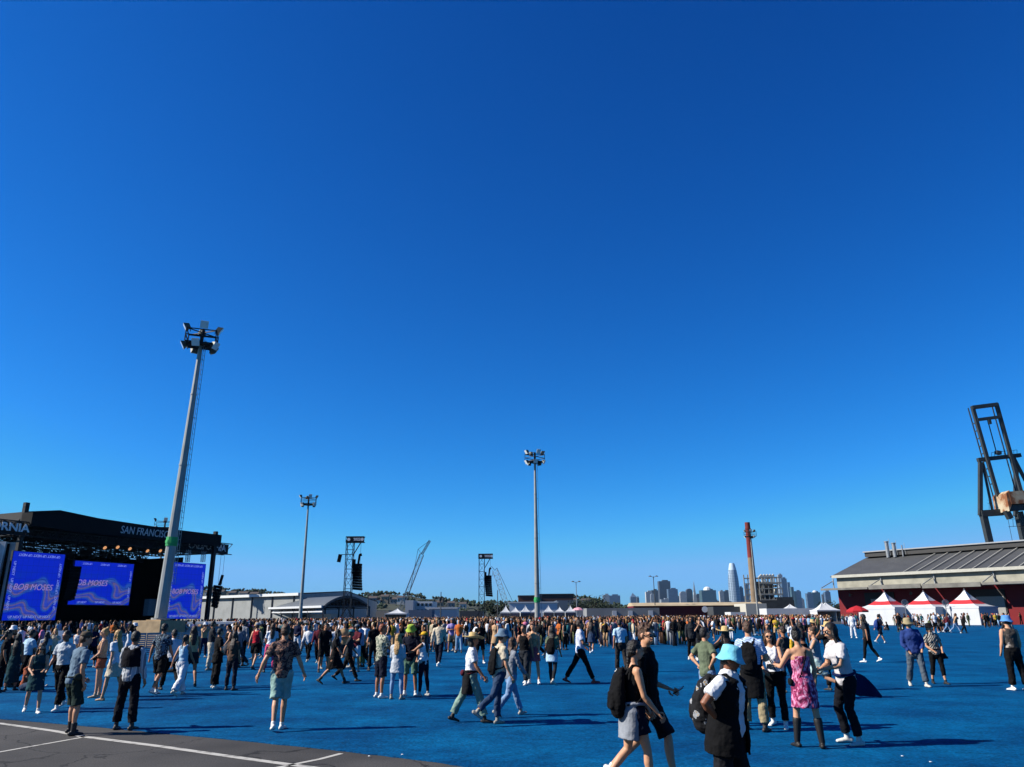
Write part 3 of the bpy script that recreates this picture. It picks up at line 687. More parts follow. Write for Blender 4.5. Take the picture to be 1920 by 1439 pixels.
def mast(px, py, Y, top_y, label, r0, r1, heads=9, hs=1.0, ladder=True, band=None, block=False, group='tall light masts', headw=1.9, rz=0.3, tilt=0.0):
    b = P(px, py, Y); H = 0
    # height where the photo shows the head
    z = 5.0
    lo, hi = 3.0, 120.0
    def pix(p_):
        q = CM.transposed() @ (p_ - Vector((0, 0, CAM_H))); return 719.5 - FPX * q.y / -q.z
    for _ in range(40):
        mid = (lo + hi) / 2
        if pix(Vector((b.x, b.y, mid))) > top_y: lo = mid
        else: hi = mid
    H = lo; base = Vector((b.x, b.y, 0)); root = empty('light_mast', base); root.rotation_euler = (0, R(tilt), 0); tag(root, label, 'light mast', group)
    z0 = 0
    if block:
        m_ = MB(); m_.box((0, 0, .9), (2.5, 2.5, 1.8)); m_.box((0, 0, 1.83), (1.3, 1.3, .06))
        o = m_.build('concrete_base', CONC, root); o.rotation_euler = (0, R(-tilt), R(-18)); z0 = 1.86
        bv = o.modifiers.new('b', 'BEVEL'); bv.width = .05
    m_ = MB(); n = 12; k = 6; m_.cyl((0, 0, z0), (0, 0, H - 1.2 * hs), r0, r1, n=n)
    m_.cyl((0, 0, z0), (0, 0, z0 + .12), r0 * 1.5, n=n)
    for q in range(1, 4): zz = z0 + (H - z0) * q / 4; m_.cyl((0, 0, zz), (0, 0, zz + .12), (r0 + (r1 - r0) * q / 4) * 1.09, n=n)
    m_.build('pole', MASTG, root)
    if ladder:
        m_ = MB(); x = r0 + .17; x1 = r1 + .17
        for s_ in (-.18, .18): m_.bar((x, s_, z0 + 2.5), (x1, s_, H - 1.0), .03)
        q = z0 + 2.5
        while q < H - 1:
            t = (q - z0) / (H - z0); xx = x + (x1 - x) * t; m_.bar((xx, -.18, q), (xx, .18, q), .03); q += .4
        for q in np.arange(z0 + 3, H - 1, 2.4): t = (q - z0) / (H - z0); m_.bar((0, 0, q), (x + (x1 - x) * t, 0, q), .04)
        m_.build('ladder', STEEL, root)
    if band:
        zz = z0 + band; rr = r0 + (r1 - r0) * band / (H - z0); m_ = MB(); m_.cyl((0, 0, zz), (0, 0, zz + .65), rr + .05, n=14); m_.cyl((0, 0, zz + .2), (0, 0, zz + .4), rr + .1, n=10)
        m_.build('band', GREEN, root)
    # head: platform, two rail rings, floodlights
    m_ = MB(); zz = H - 1.5 * hs; w_ = headw * .5 * hs * 1.25
    m_.box((0, 0, zz), (w_ * 1.9, w_ * 1.5, .12), (0, 0, rz)); m_.cyl((0, 0, zz - .5), (0, 0, H - .2 * hs), .16 * hs, n=8)
    Mz = Matrix.Rotation(rz, 3, 'Z'); cs = [Mz @ Vector((a * w_, b_ * w_ * .8, 0)) for a, b_ in ((-1, -1), (1, -1), (1, 1), (-1, 1))]
    for h_ in (.55, 1.1):
        for i in range(4): m_.bar(cs[i] + Vector((0, 0, zz + h_ * hs)), cs[(i + 1) % 4] + Vector((0, 0, zz + h_ * hs)), .07)
    for c in cs: m_.bar(c + Vector((0, 0, zz)), c + Vector((0, 0, zz + 1.2 * hs)), .07); m_.bar((0, 0, zz + 1.1 * hs), c + Vector((0, 0, zz + 1.1 * hs)), .07); m_.bar((0, 0, zz - .3), c + Vector((0, 0, zz)), .08)
    m_.build('platform', BSTEEL, root)
    rr = random.Random(int(px)); ups = int(heads * .55)
    for k in range(heads):
        up = k < ups; a = 2 * math.pi * k / ups + .4 if up else 2 * math.pi * k / (heads - ups) + 1
        c = Vector((math.cos(a) * w_ * 1.15, math.sin(a) * w_, zz + (1.45 if up else -.1) * hs)); out = Vector((math.cos(a), math.sin(a), -.55)).normalized()
        M_ = out.to_track_quat('Y', 'Z').to_matrix(); s_ = .62 * hs
        m_ = MB(); ps_ = [Vector((-s_ / 2, .12, -s_ / 2)), Vector((s_ / 2, .12, -s_ / 2)), Vector((s_ / 2, .12, s_ / 2)), Vector((-s_ / 2, .12, s_ / 2))]
        bk = [Vector((p_.x * .55, -.3 * hs, p_.z * .55)) for p_ in ps_]
        vs = [c + M_ @ p_ for p_ in ps_ + bk]; m_.add(vs, [(4, 5, 6, 7), (0, 1, 5, 4), (1, 2, 6, 5), (2, 3, 7, 6), (3, 0, 4, 7)], 0)
        m_.bar(c - out * .3 * hs, c - Vector((out.x * .4, out.y * .4, .35 * hs)), .06, mi=0)
        fl = m_.build('floodlight', [LAMPB], root); m_ = MB(); m_.box(c + M_ @ Vector((0, .12, 0)), (s_, .03, s_), M_); m_.build('glass', LAMPG, fl)
    return root
mast(299, 1165, 57, 616, 'tallest light mast with ladder and green wrap, on concrete block beside the stage', .42, .155, heads=9, hs=.97, band=5.2, block=True, headw=1.85, tilt=1.5)
mast(566, 1116, 145, 931, 'slim light mast rising behind the grey arched shelter', .36, .15, heads=8, hs=1.0, ladder=False, headw=2.2)
mast(1007.5, 1148, 105, 848, 'light mast with small green wrap beside the white peaked tents', .38, .14, heads=9, hs=.92, band=3.6, headw=1.9, rz=.8)
mast(1420, 1140, 215, 995, 'thin light mast with white lamps right beside the brick chimney', .28, .12, heads=6, hs=1.1, ladder=False)
mast(291, 1130, 215, 975, 'far light mast whose head shows above the stage roof', .4, .2, heads=8, hs=1.5, ladder=False, headw=2.6)

# ---------------------------------------------------------------- stage
SL = G(40, 960, 14.0); SR = G(408, 1004, 14.0)
sdir = Vector((SR.x - SL.x, SR.y - SL.y, 0)); SW = sdir.length; sdir.normalize(); sn = Vector((sdir.y, -sdir.x, 0))   # toward the camera
if sn.y > 0: sn = -sn
SO = Vector((SL.x, SL.y, 0))
def onst(px, py, off=0.0):
    d = ray(px, py); o = SO + sn * off; t = (o - Vector((0, 0, CAM_H))).dot(sn) / d.dot(sn); p_ = Vector((0, 0, CAM_H)) + d * t
    return (p_ - SO).dot(sdir), p_.z
def sp3(s, z, off=0.0): return Vector((s, -off, z))      # stage local: x along front, -y toward the camera
stage = empty('stage', SO, math.atan2(sdir.y, sdir.x)); tag(stage, 'big black open-air stage with the city name on its roof band', 'stage')
WH = SW
m_ = MB(); zt = 14.0
m_.box(sp3(WH * .58, 13.15, .3), (WH * .86, .5, 1.75)); m_.box(sp3(WH * .08, 13.1, .9), (WH * .16, 1.6, 1.5), (0, 0, R(6)))
m_.prism([sp3(.4, 13.0, -1), sp3(1.6, 14.3, -1), sp3(5.5, 14.9, -1), sp3(11, 14.5, -1), sp3(WH, 14.05, -1), sp3(WH, 12.4, -1), sp3(.4, 12.4, -1)], Vector((0, 14, 0)))
m_.build('roof', mat('roof_membrane', '#0f1012', .8, noise=.25, scale=1, bump=.4, bscale=2, spec=.15), stage)
m_ = MB()
for y_ in (.4, 3, 6, 9, 12): m_.truss(Vector((0, y_, 11.7)), Vector((WH, y_, 11.7)), .8, t=.09, td=.06)
for x_ in np.linspace(0, WH, 8): m_.truss(Vector((x_, 0, 11.7)), Vector((x_, 13, 11.7)), .8, t=.09, td=.06)
for y_ in (7, 10.5): m_.truss(Vector((.5, y_, 10.6)), Vector((WH * .8, y_, 10.6)), .6, t=.1, td=.07)
rq = random.Random(2)
for k_ in range(46): x_ = rq.uniform(1, WH * .8); m_.box((x_, rq.choice((7, 10.5)), 10.1 + rq.uniform(-.2, .5)), (rq.uniform(.3, 1.0), .4, rq.uniform(.4, .9)))
m_.build('roof_truss', BSTEEL, stage)
xb = onst(345, 1100)[0]
m_ = MB(); m_.box((xb / 2 + .5, 11.5, 5.25), (xb + 1, .3, 10.5)); m_.box((xb, 6.2, 5.2), (.3, 10.6, 10.4)); m_.box((0.2, 6.5, 5.2), (.3, 10, 10.4))
m_.build('backdrop', BLACK, stage)
m_ = MB(); m_.box((xb / 2, 5, .8), (xb, 12, 1.5)); m_.build('deck', BLACK, stage)
for nm, px0 in (('l', 20), ('r', 392)):
    s_ = onst(px0, 1100)[0]; m_ = MB(); m_.bar((s_, -.2, 0), (s_, -.2, 14.6 if nm == 'l' else 12.9), .5 if nm == 'l' else .5); m_.box((s_, -.2, 14.8 if nm == 'l' else 14.2), (.5, .5, .6)); m_.build('post', BSTEEL, stage)
# side drape at the far left
m_ = MB(); pts = []
xl = onst(30, 1100)[0]
for i in range(13):
    x_ = xl - 5.5 + 5.4 * i / 12; pts.append((x_, 1.2 + .45 * math.sin(i * 2.1)))
vs = [(x_, y_, 0) for x_, y_ in pts] + [(x_ + .6, y_ + .4, 10.6) for x_, y_ in pts]
m_.add(vs, [(i, i + 1, 14 + i, 13 + i) for i in range(12)]); o = m_.build('side_drape', mat('drape_grey', '#d6d8da', .8, noise=.2, scale=.6, bump=.6, bscale=1.2), stage); so = o.modifiers.new('s', 'SOLIDIFY'); so.thickness = .03
# side scaffold signs
SIGNW = mat('sign_white', '#d5d7d8', .6)
def sign(x0, x1, z0, z1, lab, yoff):
    m_ = MB(); m_.truss(sp3(x0, (z0 + z1) / 2, yoff), sp3(x1, (z0 + z1) / 2, yoff), z1 - z0, t=.12, td=.07); m_.box(sp3((x0 + x1) / 2, (z0 + z1) / 2, yoff + .02), (x1 - x0, .05, (z1 - z0) * .96)); f = m_.build('sign_truss', BSTEEL, stage); return f
a0, z1 = onst(-95, 962, .8); a1, z0 = onst(49, 989, .8)
sign(a0, a1, 11.2, 12.7, '', .8)
MF = Euler((R(90), 0, 0)).to_matrix()
text('CALIFORNIA', 'lettering', 1.25, sp3((a0 + a1) / 2 + .1, 11.95, 1.6), MF, SIGNW, stage, xs=1.15, offset=.03)
b0, _ = onst(335, 1017, -1.2); b1, zb = onst(429, 1017, -1.2)
sign(b0, b1, 11.35, 12.95, '', -1.2)
text('CALIFORNIA', 'lettering', 1.3, sp3(b1 - (b1 - b0) * .5 - .1, 12.15, -.38), MF, SIGNW, stage, xs=1.0, offset=.03)
s0, zt0 = onst(232, 989, .6); s1, _ = onst(322, 1000, .6)
OUTL = mat('sign_grey', '#b9bec2', .6)
text('SAN FRANCISCO', 'lettering', 1.38, sp3((s0 + s1) / 2, 13.15, .57), MF, OUTL, stage, xs=(s1 - s0) / 9.6, shear=.12, offset=.006)

def screen_mat():
    m = bpy.data.materials.new('led_wall'); m.use_nodes = True; n = m.node_tree; b = n.nodes['Principled BSDF']
    tc = n.nodes.new('ShaderNodeTexCoord'); mp = n.nodes.new('ShaderNodeMapping'); mp.inputs['Scale'].default_value = (1.3, 0, 1)
    n.links.new(tc.outputs['Generated'], mp.inputs[0])
    wv = n.nodes.new('ShaderNodeTexNoise'); wv.inputs['Scale'].default_value = 1.4; wv.inputs['Detail'].default_value = 1.5; wv.inputs['Distortion'].default_value = 1.6
    n.links.new(mp.outputs[0], wv.inputs['Vector'])
    wa = n.nodes.new('ShaderNodeTexWave'); wa.bands_direction = 'Z'; wa.inputs['Scale'].default_value = 1.0; wa.inputs['Distortion'].default_value = 9; wa.inputs['Detail'].default_value = 1.0; wa.inputs['Detail Scale'].default_value = 1.6
    oi = n.nodes.new('ShaderNodeObjectInfo'); n.links.new(mp.outputs[0], wa.inputs['Vector'])
    cr = n.nodes.new('ShaderNodeValToRGB'); e = cr.color_ramp.elements
    cols = [(0, (.0, .012, .55)), (.25, (.0, .02, .48)), (.38, (.02, .09, .45)), (.46, (.0, .03, .33)), (.58, (.05, .12, .45)), (.68, (.01, .03, .35)), (.80, (.15, .11, .22)), (1, (.02, .05, .48))]
    for i, (p_, c_) in enumerate(cols):
        el = e[i] if i < 2 else e.new(p_); el.position = p_; el.color = (*c_, 1)
    mxf = n.nodes.new('ShaderNodeMath'); mxf.operation = 'MULTIPLY'; mx2 = n.nodes.new('ShaderNodeMath'); mx2.operation = 'ADD'
    sx = n.nodes.new('ShaderNodeSeparateXYZ'); n.links.new(tc.outputs['Generated'], sx.inputs[0])
    g1 = n.nodes.new('ShaderNodeMapRange'); g1.inputs[1].default_value = .75; g1.inputs[2].default_value = .45; n.links.new(sx.outputs[2], g1.inputs[0])
    n.links.new(wa.outputs[1], mxf.inputs[0]); n.links.new(g1.outputs[0], mxf.inputs[1]); n.links.new(mxf.outputs[0], cr.inputs[0])
    bk_ = n.nodes.new('ShaderNodeTexBrick'); bk_.offset = 0; bk_.inputs['Scale'].default_value = 1; bk_.inputs['Brick Width'].default_value = .1; bk_.inputs['Row Height'].default_value = .1; bk_.inputs['Mortar Size'].default_value = .0022
    m2_ = n.nodes.new('ShaderNodeMapping'); m2_.inputs['Rotation'].default_value = (R(90), 0, 0); n.links.new(tc.outputs['Generated'], m2_.inputs[0]); n.links.new(m2_.outputs[0], bk_.inputs[0])
    bk_.inputs['Color1'].default_value = (1, 1, 1, 1); bk_.inputs['Color2'].default_value = (.88, .9, .95, 1); bk_.inputs['Mortar'].default_value = (.45, .45, .5, 1)
    mm_ = n.nodes.new('ShaderNodeMix'); mm_.data_type = 'RGBA'; mm_.blend_type = 'MULTIPLY'; mm_.inputs[0].default_value = 1; n.links.new(cr.outputs[0], mm_.inputs[6]); n.links.new(bk_.outputs[0], mm_.inputs[7])
    n.links.new(mm_.outputs[2], b.inputs['Emission Color']); b.inputs['Emission Strength'].default_value = .46; b.inputs['Base Color'].default_value = (.005, .005, .01, 1); b.inputs['Roughness'].default_value = .5
    return m
LED = screen_mat(); LEDT = mat('led_lettering', '#a585b8', .6, emit=.3); LEDW = mat('led_white', '#8f9ad8', .6, emit=.25)
def screen(corners, lab, off, title=True, small=1.0):
    q = [onst(x, y, off) for x, y in corners]      # tl tr br bl
    x0 = (q[0][0] + q[3][0]) / 2; x1 = (q[1][0] + q[2][0]) / 2; zt_ = (q[0][1] + q[1][1]) / 2; zb_ = (q[2][1] + q[3][1]) / 2
    W = x1 - x0; Hh = zt_ - zb_; cx = (x0 + x1) / 2; cz = (zt_ + zb_) / 2
    org = stage.matrix_world if False else None
    r = empty('video_screen', (0, 0, 0)); r.location = SO + sdir * cx + sn * off + Vector((0, 0, cz)); r.rotation_euler = stage.rotation_euler
    tag(r, lab, 'screen', 'video screens on the stage')
    m_ = MB(); m_.box((0, .15, 0), (W + .12, .28, Hh + .12)); m_.build('housing', BSTEEL, r)
    m_ = MB(); m_.box((0, -.01, 0), (W, .03, Hh)); dsp = m_.build('display', LED, r)
    wide = W > Hh; ts = W * (.112 if wide else .15); text('BOB MOSES', 'lettering', ts, Vector((-W * (.2 if wide else .03), -.04, -Hh * (0 if wide else .02))), MF, LEDT, dsp, shear=.22, xs=.95)
    f = min(W, Hh) * .062 * small
    def t(x, z, a): text('UP NEXT', 'lettering', f, Vector((x * (W / 2 - f * .9), -.04, z * (Hh / 2 - f * .9))), MF @ Matrix.Rotation(R(a), 3, 'Z'), LEDW, dsp, offset=f * .02)
    for x in ((-.62, 0, .62) if W > Hh * .8 else (-.5, .5)): t(x, -1, 0); t(x, 1, 180)
    for z in ((-.55, 0, .55) if Hh > W * .8 else (-.45, .45)): t(-1, z, -90); t(1, z, 90)
    return r
screen([(27, 1034), (125, 1040), (100, 1162), (1, 1165)], 'leftmost tall blue video screen with swirl artwork, beside the grey drape', 0.9)
screen([(146, 1051), (252, 1059), (240, 1136), (120, 1133)], 'wide blue video screen hung in the middle of the dark stage', -1.2)
screen([(322, 1055), (387, 1058), (374, 1161), (309, 1160)], 'blue video screen right of the tall light mast', 0.6)
def array(px, py0, py1, off, w_, lab, n_=10, curve=.3):
    s_, z1_ = onst(px, py0, off); _, z0_ = onst(px, py1, off); r = empty('speaker_array'); r.location = SO + sdir * s_ + sn * off; r.rotation_euler = stage.rotation_euler
    tag(r, lab, 'loudspeaker', 'hanging loudspeaker arrays'); m_ = MB(); h = (z1_ - z0_) / n_
    for k in range(n_): m_.box((0, curve * (k / n_) ** 2 * 1.5, z1_ - h * (k + .5)), (w_, .8, h * .94), (R(-12 * k / n_), 0, 0))
    m_.bar((0, 0, z1_), (0, 0, 11.4), .07); m_.build('cabinets', BLACK, r)
array(139, 1062, 1126, .2, 1.5, 'black hanging speaker array between the left and middle video screens')
array(316, 1068, 1128, 1.6, 1.0, 'black hanging speaker array just right of the tall mast, before the right screen')
# small things on stage
m_ = MB()
for px_, py_ in [(192, 1020), (216, 1022), (239, 1025), (271, 1028), (296, 1031)]:
    pass
WARM = mat('warm_lamp', '#ffb070', .3, emit=.35)
for px_, py_, ml in [(192, 1024, 0), (216, 1023, 1), (239, 1026, 1), (272, 1030, 0), (296, 1030, 1)]:
    s_, z_ = onst(px_, py_, 0); m_ = MB(); m_.cyl(sp3(s_, z_, .1), sp3(s_, z_ - .25, .5), .18, .28, mi=0); m_.cyl(sp3(s_, z_ - .25, .5), sp3(s_, z_ - .27, .53), .24, .24, mi=1); m_.build('spotlight', [BSTEEL, WARM], stage)
m_ = MB()
for px_ in (352, 381):
    s_, z_ = onst(px_, 1055, .5); m_.truss(Vector((s_, -.4, z_ + .1)), Vector((s_, -.4, 11.4)), .42, t=.05, td=.035)
m_.build('hanging_truss', STEEL, stage)
s_, z_ = onst(282, 1142, -2); m_ = MB(); m_.box((s_, 2, z_ + .2), (1.5, .9, 2.2)); m_.box((s_, 1.5, z_ + .6), (1.1, .05, .8)); tag(o := m_.build('equipment_case', mat('case_grey', '#9a9c9e', .5, metal=.2)), 'tall grey equipment rack at the right side of the stage deck', 'equipment rack'); o.location = SO; o.rotation_euler = stage.rotation_euler
# person-sized camera crane speaker right of the stage
def delay_array(root, x, z1, z0, w_, n_=12):
    h = (z1 - z0) / n_
    for k in range(n_):
        m_ = MB(); m_.box((x + .5 * ((k / n_) ** 2) * .6, 0, z1 - h * (k + .5)), (w_, 1.0, h * .9), (0, R(6 * k / n_), 0)); m_.build('cabinet', BLACK, root)
a_ = P(406, 1125, 108); r = empty('speaker_array', Vector((a_.x, a_.y, 0))); tag(r, 'small hanging speaker array right of the stage, over the grey warehouse', 'loudspeaker')
m_ = MB()
for k in range(7): m_.box((.03 * k * -1, 0, 6.0 - .42 * k), (1.0 - .05 * k, .8, .38), (0, R(8 + 2 * k), 0))
m_.bar((.2, 0, 6.2), (.5, 0, 7.6), .3); m_.bar((.0, 0, 6.2), (0, 0, 11.6), .03); m_.bar((.5, 0, 6.2), (.5, 0, 11.6), .03); m_.build('cabinets', BLACK, r)

# ---------------------------------------------------------------- delay towers
def delay(px, Y, ytop, lab, sgn, armw=2.35):
    b = P(px, 1150, Y); top = P(px, ytop, Y).z; r = empty('speaker_tower', Vector((b.x, b.y, 0))); tag(r, lab, 'speaker tower', 'scaffold towers carrying loudspeakers')
    m_ = MB(); m_.truss(Vector((0, 0, 0)), Vector((0, 0, top)), 1.15, t=.10, td=.05, step=1.5, up=Vector((0, 1, 0)))
    for q in ((-2.2, 0), (2.2, 0)): m_.bar((q[0], 0, 0), (0, 0, 3.4), .12)
    m_.box((0, 0, .3), (4, 3, .6)); m_.build('tower', BSTEEL, r)
    m_ = MB(); m_.truss(Vector((-.7, 0, top + .05)), Vector((armw, 0, top + .05)), .9, t=.14, td=.07); m_.box((armw / 2 - .35, .05, top + .05), (armw + .6, .12, .7)); m_.bar((.5, 0, top - 2.6), (armw * .75, 0, top - .4), .14)
    m_.build('arm', BSTEEL, r)
    for t_, x_ in (('2022', armw * .5),): text(t_, 'lettering', .6, Vector((x_, -.52, top + .05)), MF, SIGNW, r, offset=.02)
    m_ = MB()
    for x_ in (-.2, armw - .3): m_.cyl((x_, -.5, top + .05), (x_, -.56, top + .05), .26, n=10)
    m_.build('emblem', SIGNW, r)
    z1 = top - 3.9; delay_array(r, 1.35, z1, z1 - 4.3, 1.45, 10)
    m_ = MB(); m_.bar((1.5, 0, z1), (1.65, 0, z1 + 1.4), .3); m_.bar((1.6, 0, z1 + 1.35), (2.0, 0, z1 + 1.5), .4); m_.bar((1.8, 0, z1), (1.8, 0, top - .3), .04); m_.box((.75, 0, z1 + .1), (.5, .6, 1.2)); m_.build('rigging', BLACK, r)
    if sgn: m_ = MB(); m_.bar((-1.6, 0, top - 2.4), (.4, 0, top - 2.4), .1); m_.box((-1.7, 0, top - 3.0), (.5, .6, 1.3), (0, R(10), 0)); m_.build('side_speaker', BLACK, r)
    return r
delay(650, 130, 1013, 'larger scaffold tower with hanging speakers above the arched shelter', True)
delay(903, 165, 1044, 'smaller scaffold tower with hanging speakers left of the leaning white crane', False)

# ---------------------------------------------------------------- generic building
def corr(name, h, sc=8, rot=(0, 0, 0), d=.25):
    if name in MATS: return MATS[name]
    m = mat(name, h, .7, noise=.12, scale=.4); n = m.node_tree; b = n.nodes['Principled BSDF']
    tc = n.nodes.new('ShaderNodeTexCoord'); wv = n.nodes.new('ShaderNodeTexWave'); wv.inputs['Scale'].default_value = sc
    n.links.new(tc.outputs['Object'], wv.inputs[0]); bp = n.nodes.new('ShaderNodeBump'); bp.inputs['Strength'].default_value = .5; bp.inputs['Distance'].default_value = d * .2
    n.links.new(wv.outputs[1], bp.inputs['Height']); n.links.new(bp.outputs[0], b.inputs['Normal']); return m
WAREG = corr('corrugated_grey', '#8a8c8a', 3); ROOFG = mat('grey_roof', '#5d6266', .7, noise=.15, scale=.05)
# long grey warehouse
A = P(383, 1158, 235); zE = P(383, 1121, 235).z; B = G(562, 1114.5, zE); C = P(706, 1150, 330)
A.z = B.z = C.z = 0; zR = P(628, 1110, (B.y + C.y) / 2).z
wh = empty('warehouse', A); tag(wh, 'long grey corrugated warehouse behind the stage and arched shelter', 'warehouse')
A0 = A + (A - B) * .6
L = lambda v: v - A
m_ = MB(); up = Vector((0, 0, zE)); Rg = (B + C) / 2 + Vector((0, 0, zR)); RgA = Rg + (A0 - B); D_ = C + (A0 - B)
m_.add([L(A0), L(B), L(B + up), L(A0 + up)], [(0, 1, 2, 3)]); m_.add([L(B), L(C), L(C + up), L(Rg), L(B + up)], [(0, 1, 2, 3, 4)])
m_.add([L(C), L(D_), L(D_ + up), L(C + up)], [(0, 1, 2, 3)]); m_.add([L(A0), L(D_), L(D_ + up), L(RgA), L(A0 + up)], [(0, 1, 2, 3, 4)]); m_.build('wall', WAREG, wh)
e = Vector((0, 0, .25)); m_ = MB(); ov = (C - B).normalized() * -.8
m_.add([L(A0 + up + e + ov), L(B + up + e + ov), L(Rg + e), L(RgA + e)], [(0, 1, 2, 3)]); m_.add([L(C + up + e - ov), L(D_ + up + e - ov), L(RgA + e), L(Rg + e)], [(0, 1, 2, 3)]); m_.build('roof', ROOFG, wh)
m_ = MB(); m_.bar(L(A0 + up + ov), L(B + up + ov), .5, .7); m_.build('gutter', mat('gutter_white', '#c6c8c6', .6), wh)
m_ = MB(); dn = (B - A0); nn = Vector((dn.y, -dn.x, 0)).normalized() * .15
for t in np.linspace(.05, .97, 8): p_ = A0.lerp(B, t); m_ = MB(); m_.bar(L(p_ + nn), L(p_ + nn + up), .35); m_.build('downpipe', DARKG, wh)
# arched shelter
F1 = P(605, 1158, 185); F2 = P(692, 1157, 196); F3 = P(505, 1158, 215); F1.z = F2.z = F3.z = 0; ax = F3 - F1; crown = P(650, 1117, 190).z; ev = P(605, 1137, 185).z
sh_ = empty('arched_shelter', F1); tag(sh_, 'dark grey barrel-roofed open shelter below the larger speaker tower', 'shelter')
m_ = MB(); N = 14; dx = F2 - F1; arc = [dx * (i / N) + Vector((0, 0, ev + (crown - ev) * math.sin(math.pi * i / N) ** .8)) for i in range(N + 1)]
m_.add(arc + [a + ax for a in arc], [(i, i + 1, N + 2 + i, N + 1 + i) for i in range(N)]); o = m_.build('roof', mat('shelter_roof', '#4a5057', .7, noise=.1, scale=.3), sh_); q = o.modifiers.new('s', 'SOLIDIFY'); q.thickness = .25
m_ = MB()
for k in range(5):
    o_ = ax * (k / 4)
    for i in range(N): m_.bar(arc[i] + o_ - Vector((0, 0, .4)), arc[i + 1] + o_ - Vector((0, 0, .4)), .35)
    for f in (0, 1): m_.bar(dx * f + o_, dx * f + o_ + Vector((0, 0, ev)), .35)
for i in range(1, N): m_.bar(arc[i] - Vector((0, 0, .5)), Vector((arc[i].x, arc[i].y, ev)), .12)
m_.bar(Vector((0, 0, ev)), dx + Vector((0, 0, ev)), .25)
for i in range(0, N + 1, 2): m_.bar(arc[i] - Vector((0, 0, .4)), arc[i] + ax - Vector((0, 0, .4)), .2)
m_.build('frame', DARKG, sh_)
m_ = MB(); m_.bar(Vector((0, 0, ev * .98)) - dx.normalized() * .3, ax + Vector((0, 0, ev * .98)) - dx.normalized() * .3, .5); m_.bar(Vector((0, 0, ev * .72)), ax + Vector((0, 0, ev * .72)), .3)
m_.bar(ax * .5 + dx * .5 + Vector((0, 0, 1.3)) - ax * .3, ax * .9 + dx * .5 + Vector((0, 0, 1.3)), 1.6, 2.6)
m_.build('side_rail', WHITE, sh_)
# white box office building and neighbours
def block(name, x0, x1, ytop, Y, m, lab, cat, depth=25, win=None, group=None, roof=None, winmat=None, rows=3, cols=6, chamfer=0.0):
    a = P(x0, ytop, Y); b = P(x1, ytop, Y); H = (a.z + b.z) / 2; W = b.x - a.x; c = Vector(((a.x + b.x) / 2, Y + depth / 2, 0))
    r = empty(name, c); tag(r, lab, cat, group); m_ = MB(); m_.box((0, 0, H / 2), (W, depth, H))
    if chamfer: m_.box((0, 0, H + H * chamfer / 2), (W * .6, depth * .6, H * chamfer))
    m_.build('wall', m, r)
    if roof: m_ = MB(); m_.box((0, 0, H + .25), (W + .8, depth + .8, .5)); m_.build('roof', roof, r)
    if win:
        for k in range(rows):
            for j in range(cols):
                m_ = MB(); m_.box((-W / 2 + W * (j + .5) / cols, -depth / 2 - .02, H * (k + .6) / rows * .96), (W / cols * .62, .12, H / rows * .42)); m_.build('window', win, r)
    return r
GLASSD = mat('dark_window', '#1d252d', .25, spec=.5)
WHB = mat('white_render', '#c2c4c2', .8, noise=.06, scale=.1)
block('office_building', 773, 811, 1128, 330, WHB, 'white low office block with window rows at the foot of the lattice crane', 'building', 20, GLASSD, rows=3, cols=5)
block('office_building', 760, 775, 1126, 322, mat('pale_grey', '#a9adb0', .8), 'narrow pale grey block left of the white office block', 'building', 22)
block('shed', 805, 856, 1142, 262, WHITE, 'low white shed under the thin power pole', 'building', 12, roof=WHITE)
block('shed', 766, 810, 1144, 240, mat('slate_blue', '#4a5a70', .8), 'low slate blue container shed before the white office block', 'building', 8)
block('industrial_building', 972, 1015, 1118, 520, mat('brown_brick', '#5a3a30', .9), 'brown brick factory behind the white tents', 'building', 40, roof=DARKG)
block('industrial_building', 1010, 1075, 1115, 560, mat('brown_brick2', '#4c3630', .9), 'wide darker brown factory right of the middle light mast', 'building', 40, roof=DARKG)
block('shed', 955, 1045, 1131, 330, mat('pale_roof', '#b9c2ca', .7), 'long pale blue-white roofed shed behind the peaked tents', 'building', 30, roof=WHITE)
block('shed', 1044, 1085, 1126, 400, mat('shed_blue', '#55616d', .8), 'blue grey shed right of the pale roofed shed', 'building', 30)
block('shed', 862, 905, 1146, 250, DARKG, 'dark grey low shed at the foot of the smaller speaker tower', 'building', 10)
block('shed', 705, 730, 1146, 260, mat('beige_shed', '#8d867a', .8), 'low beige shed just right of the arched shelter', 'building', 10)
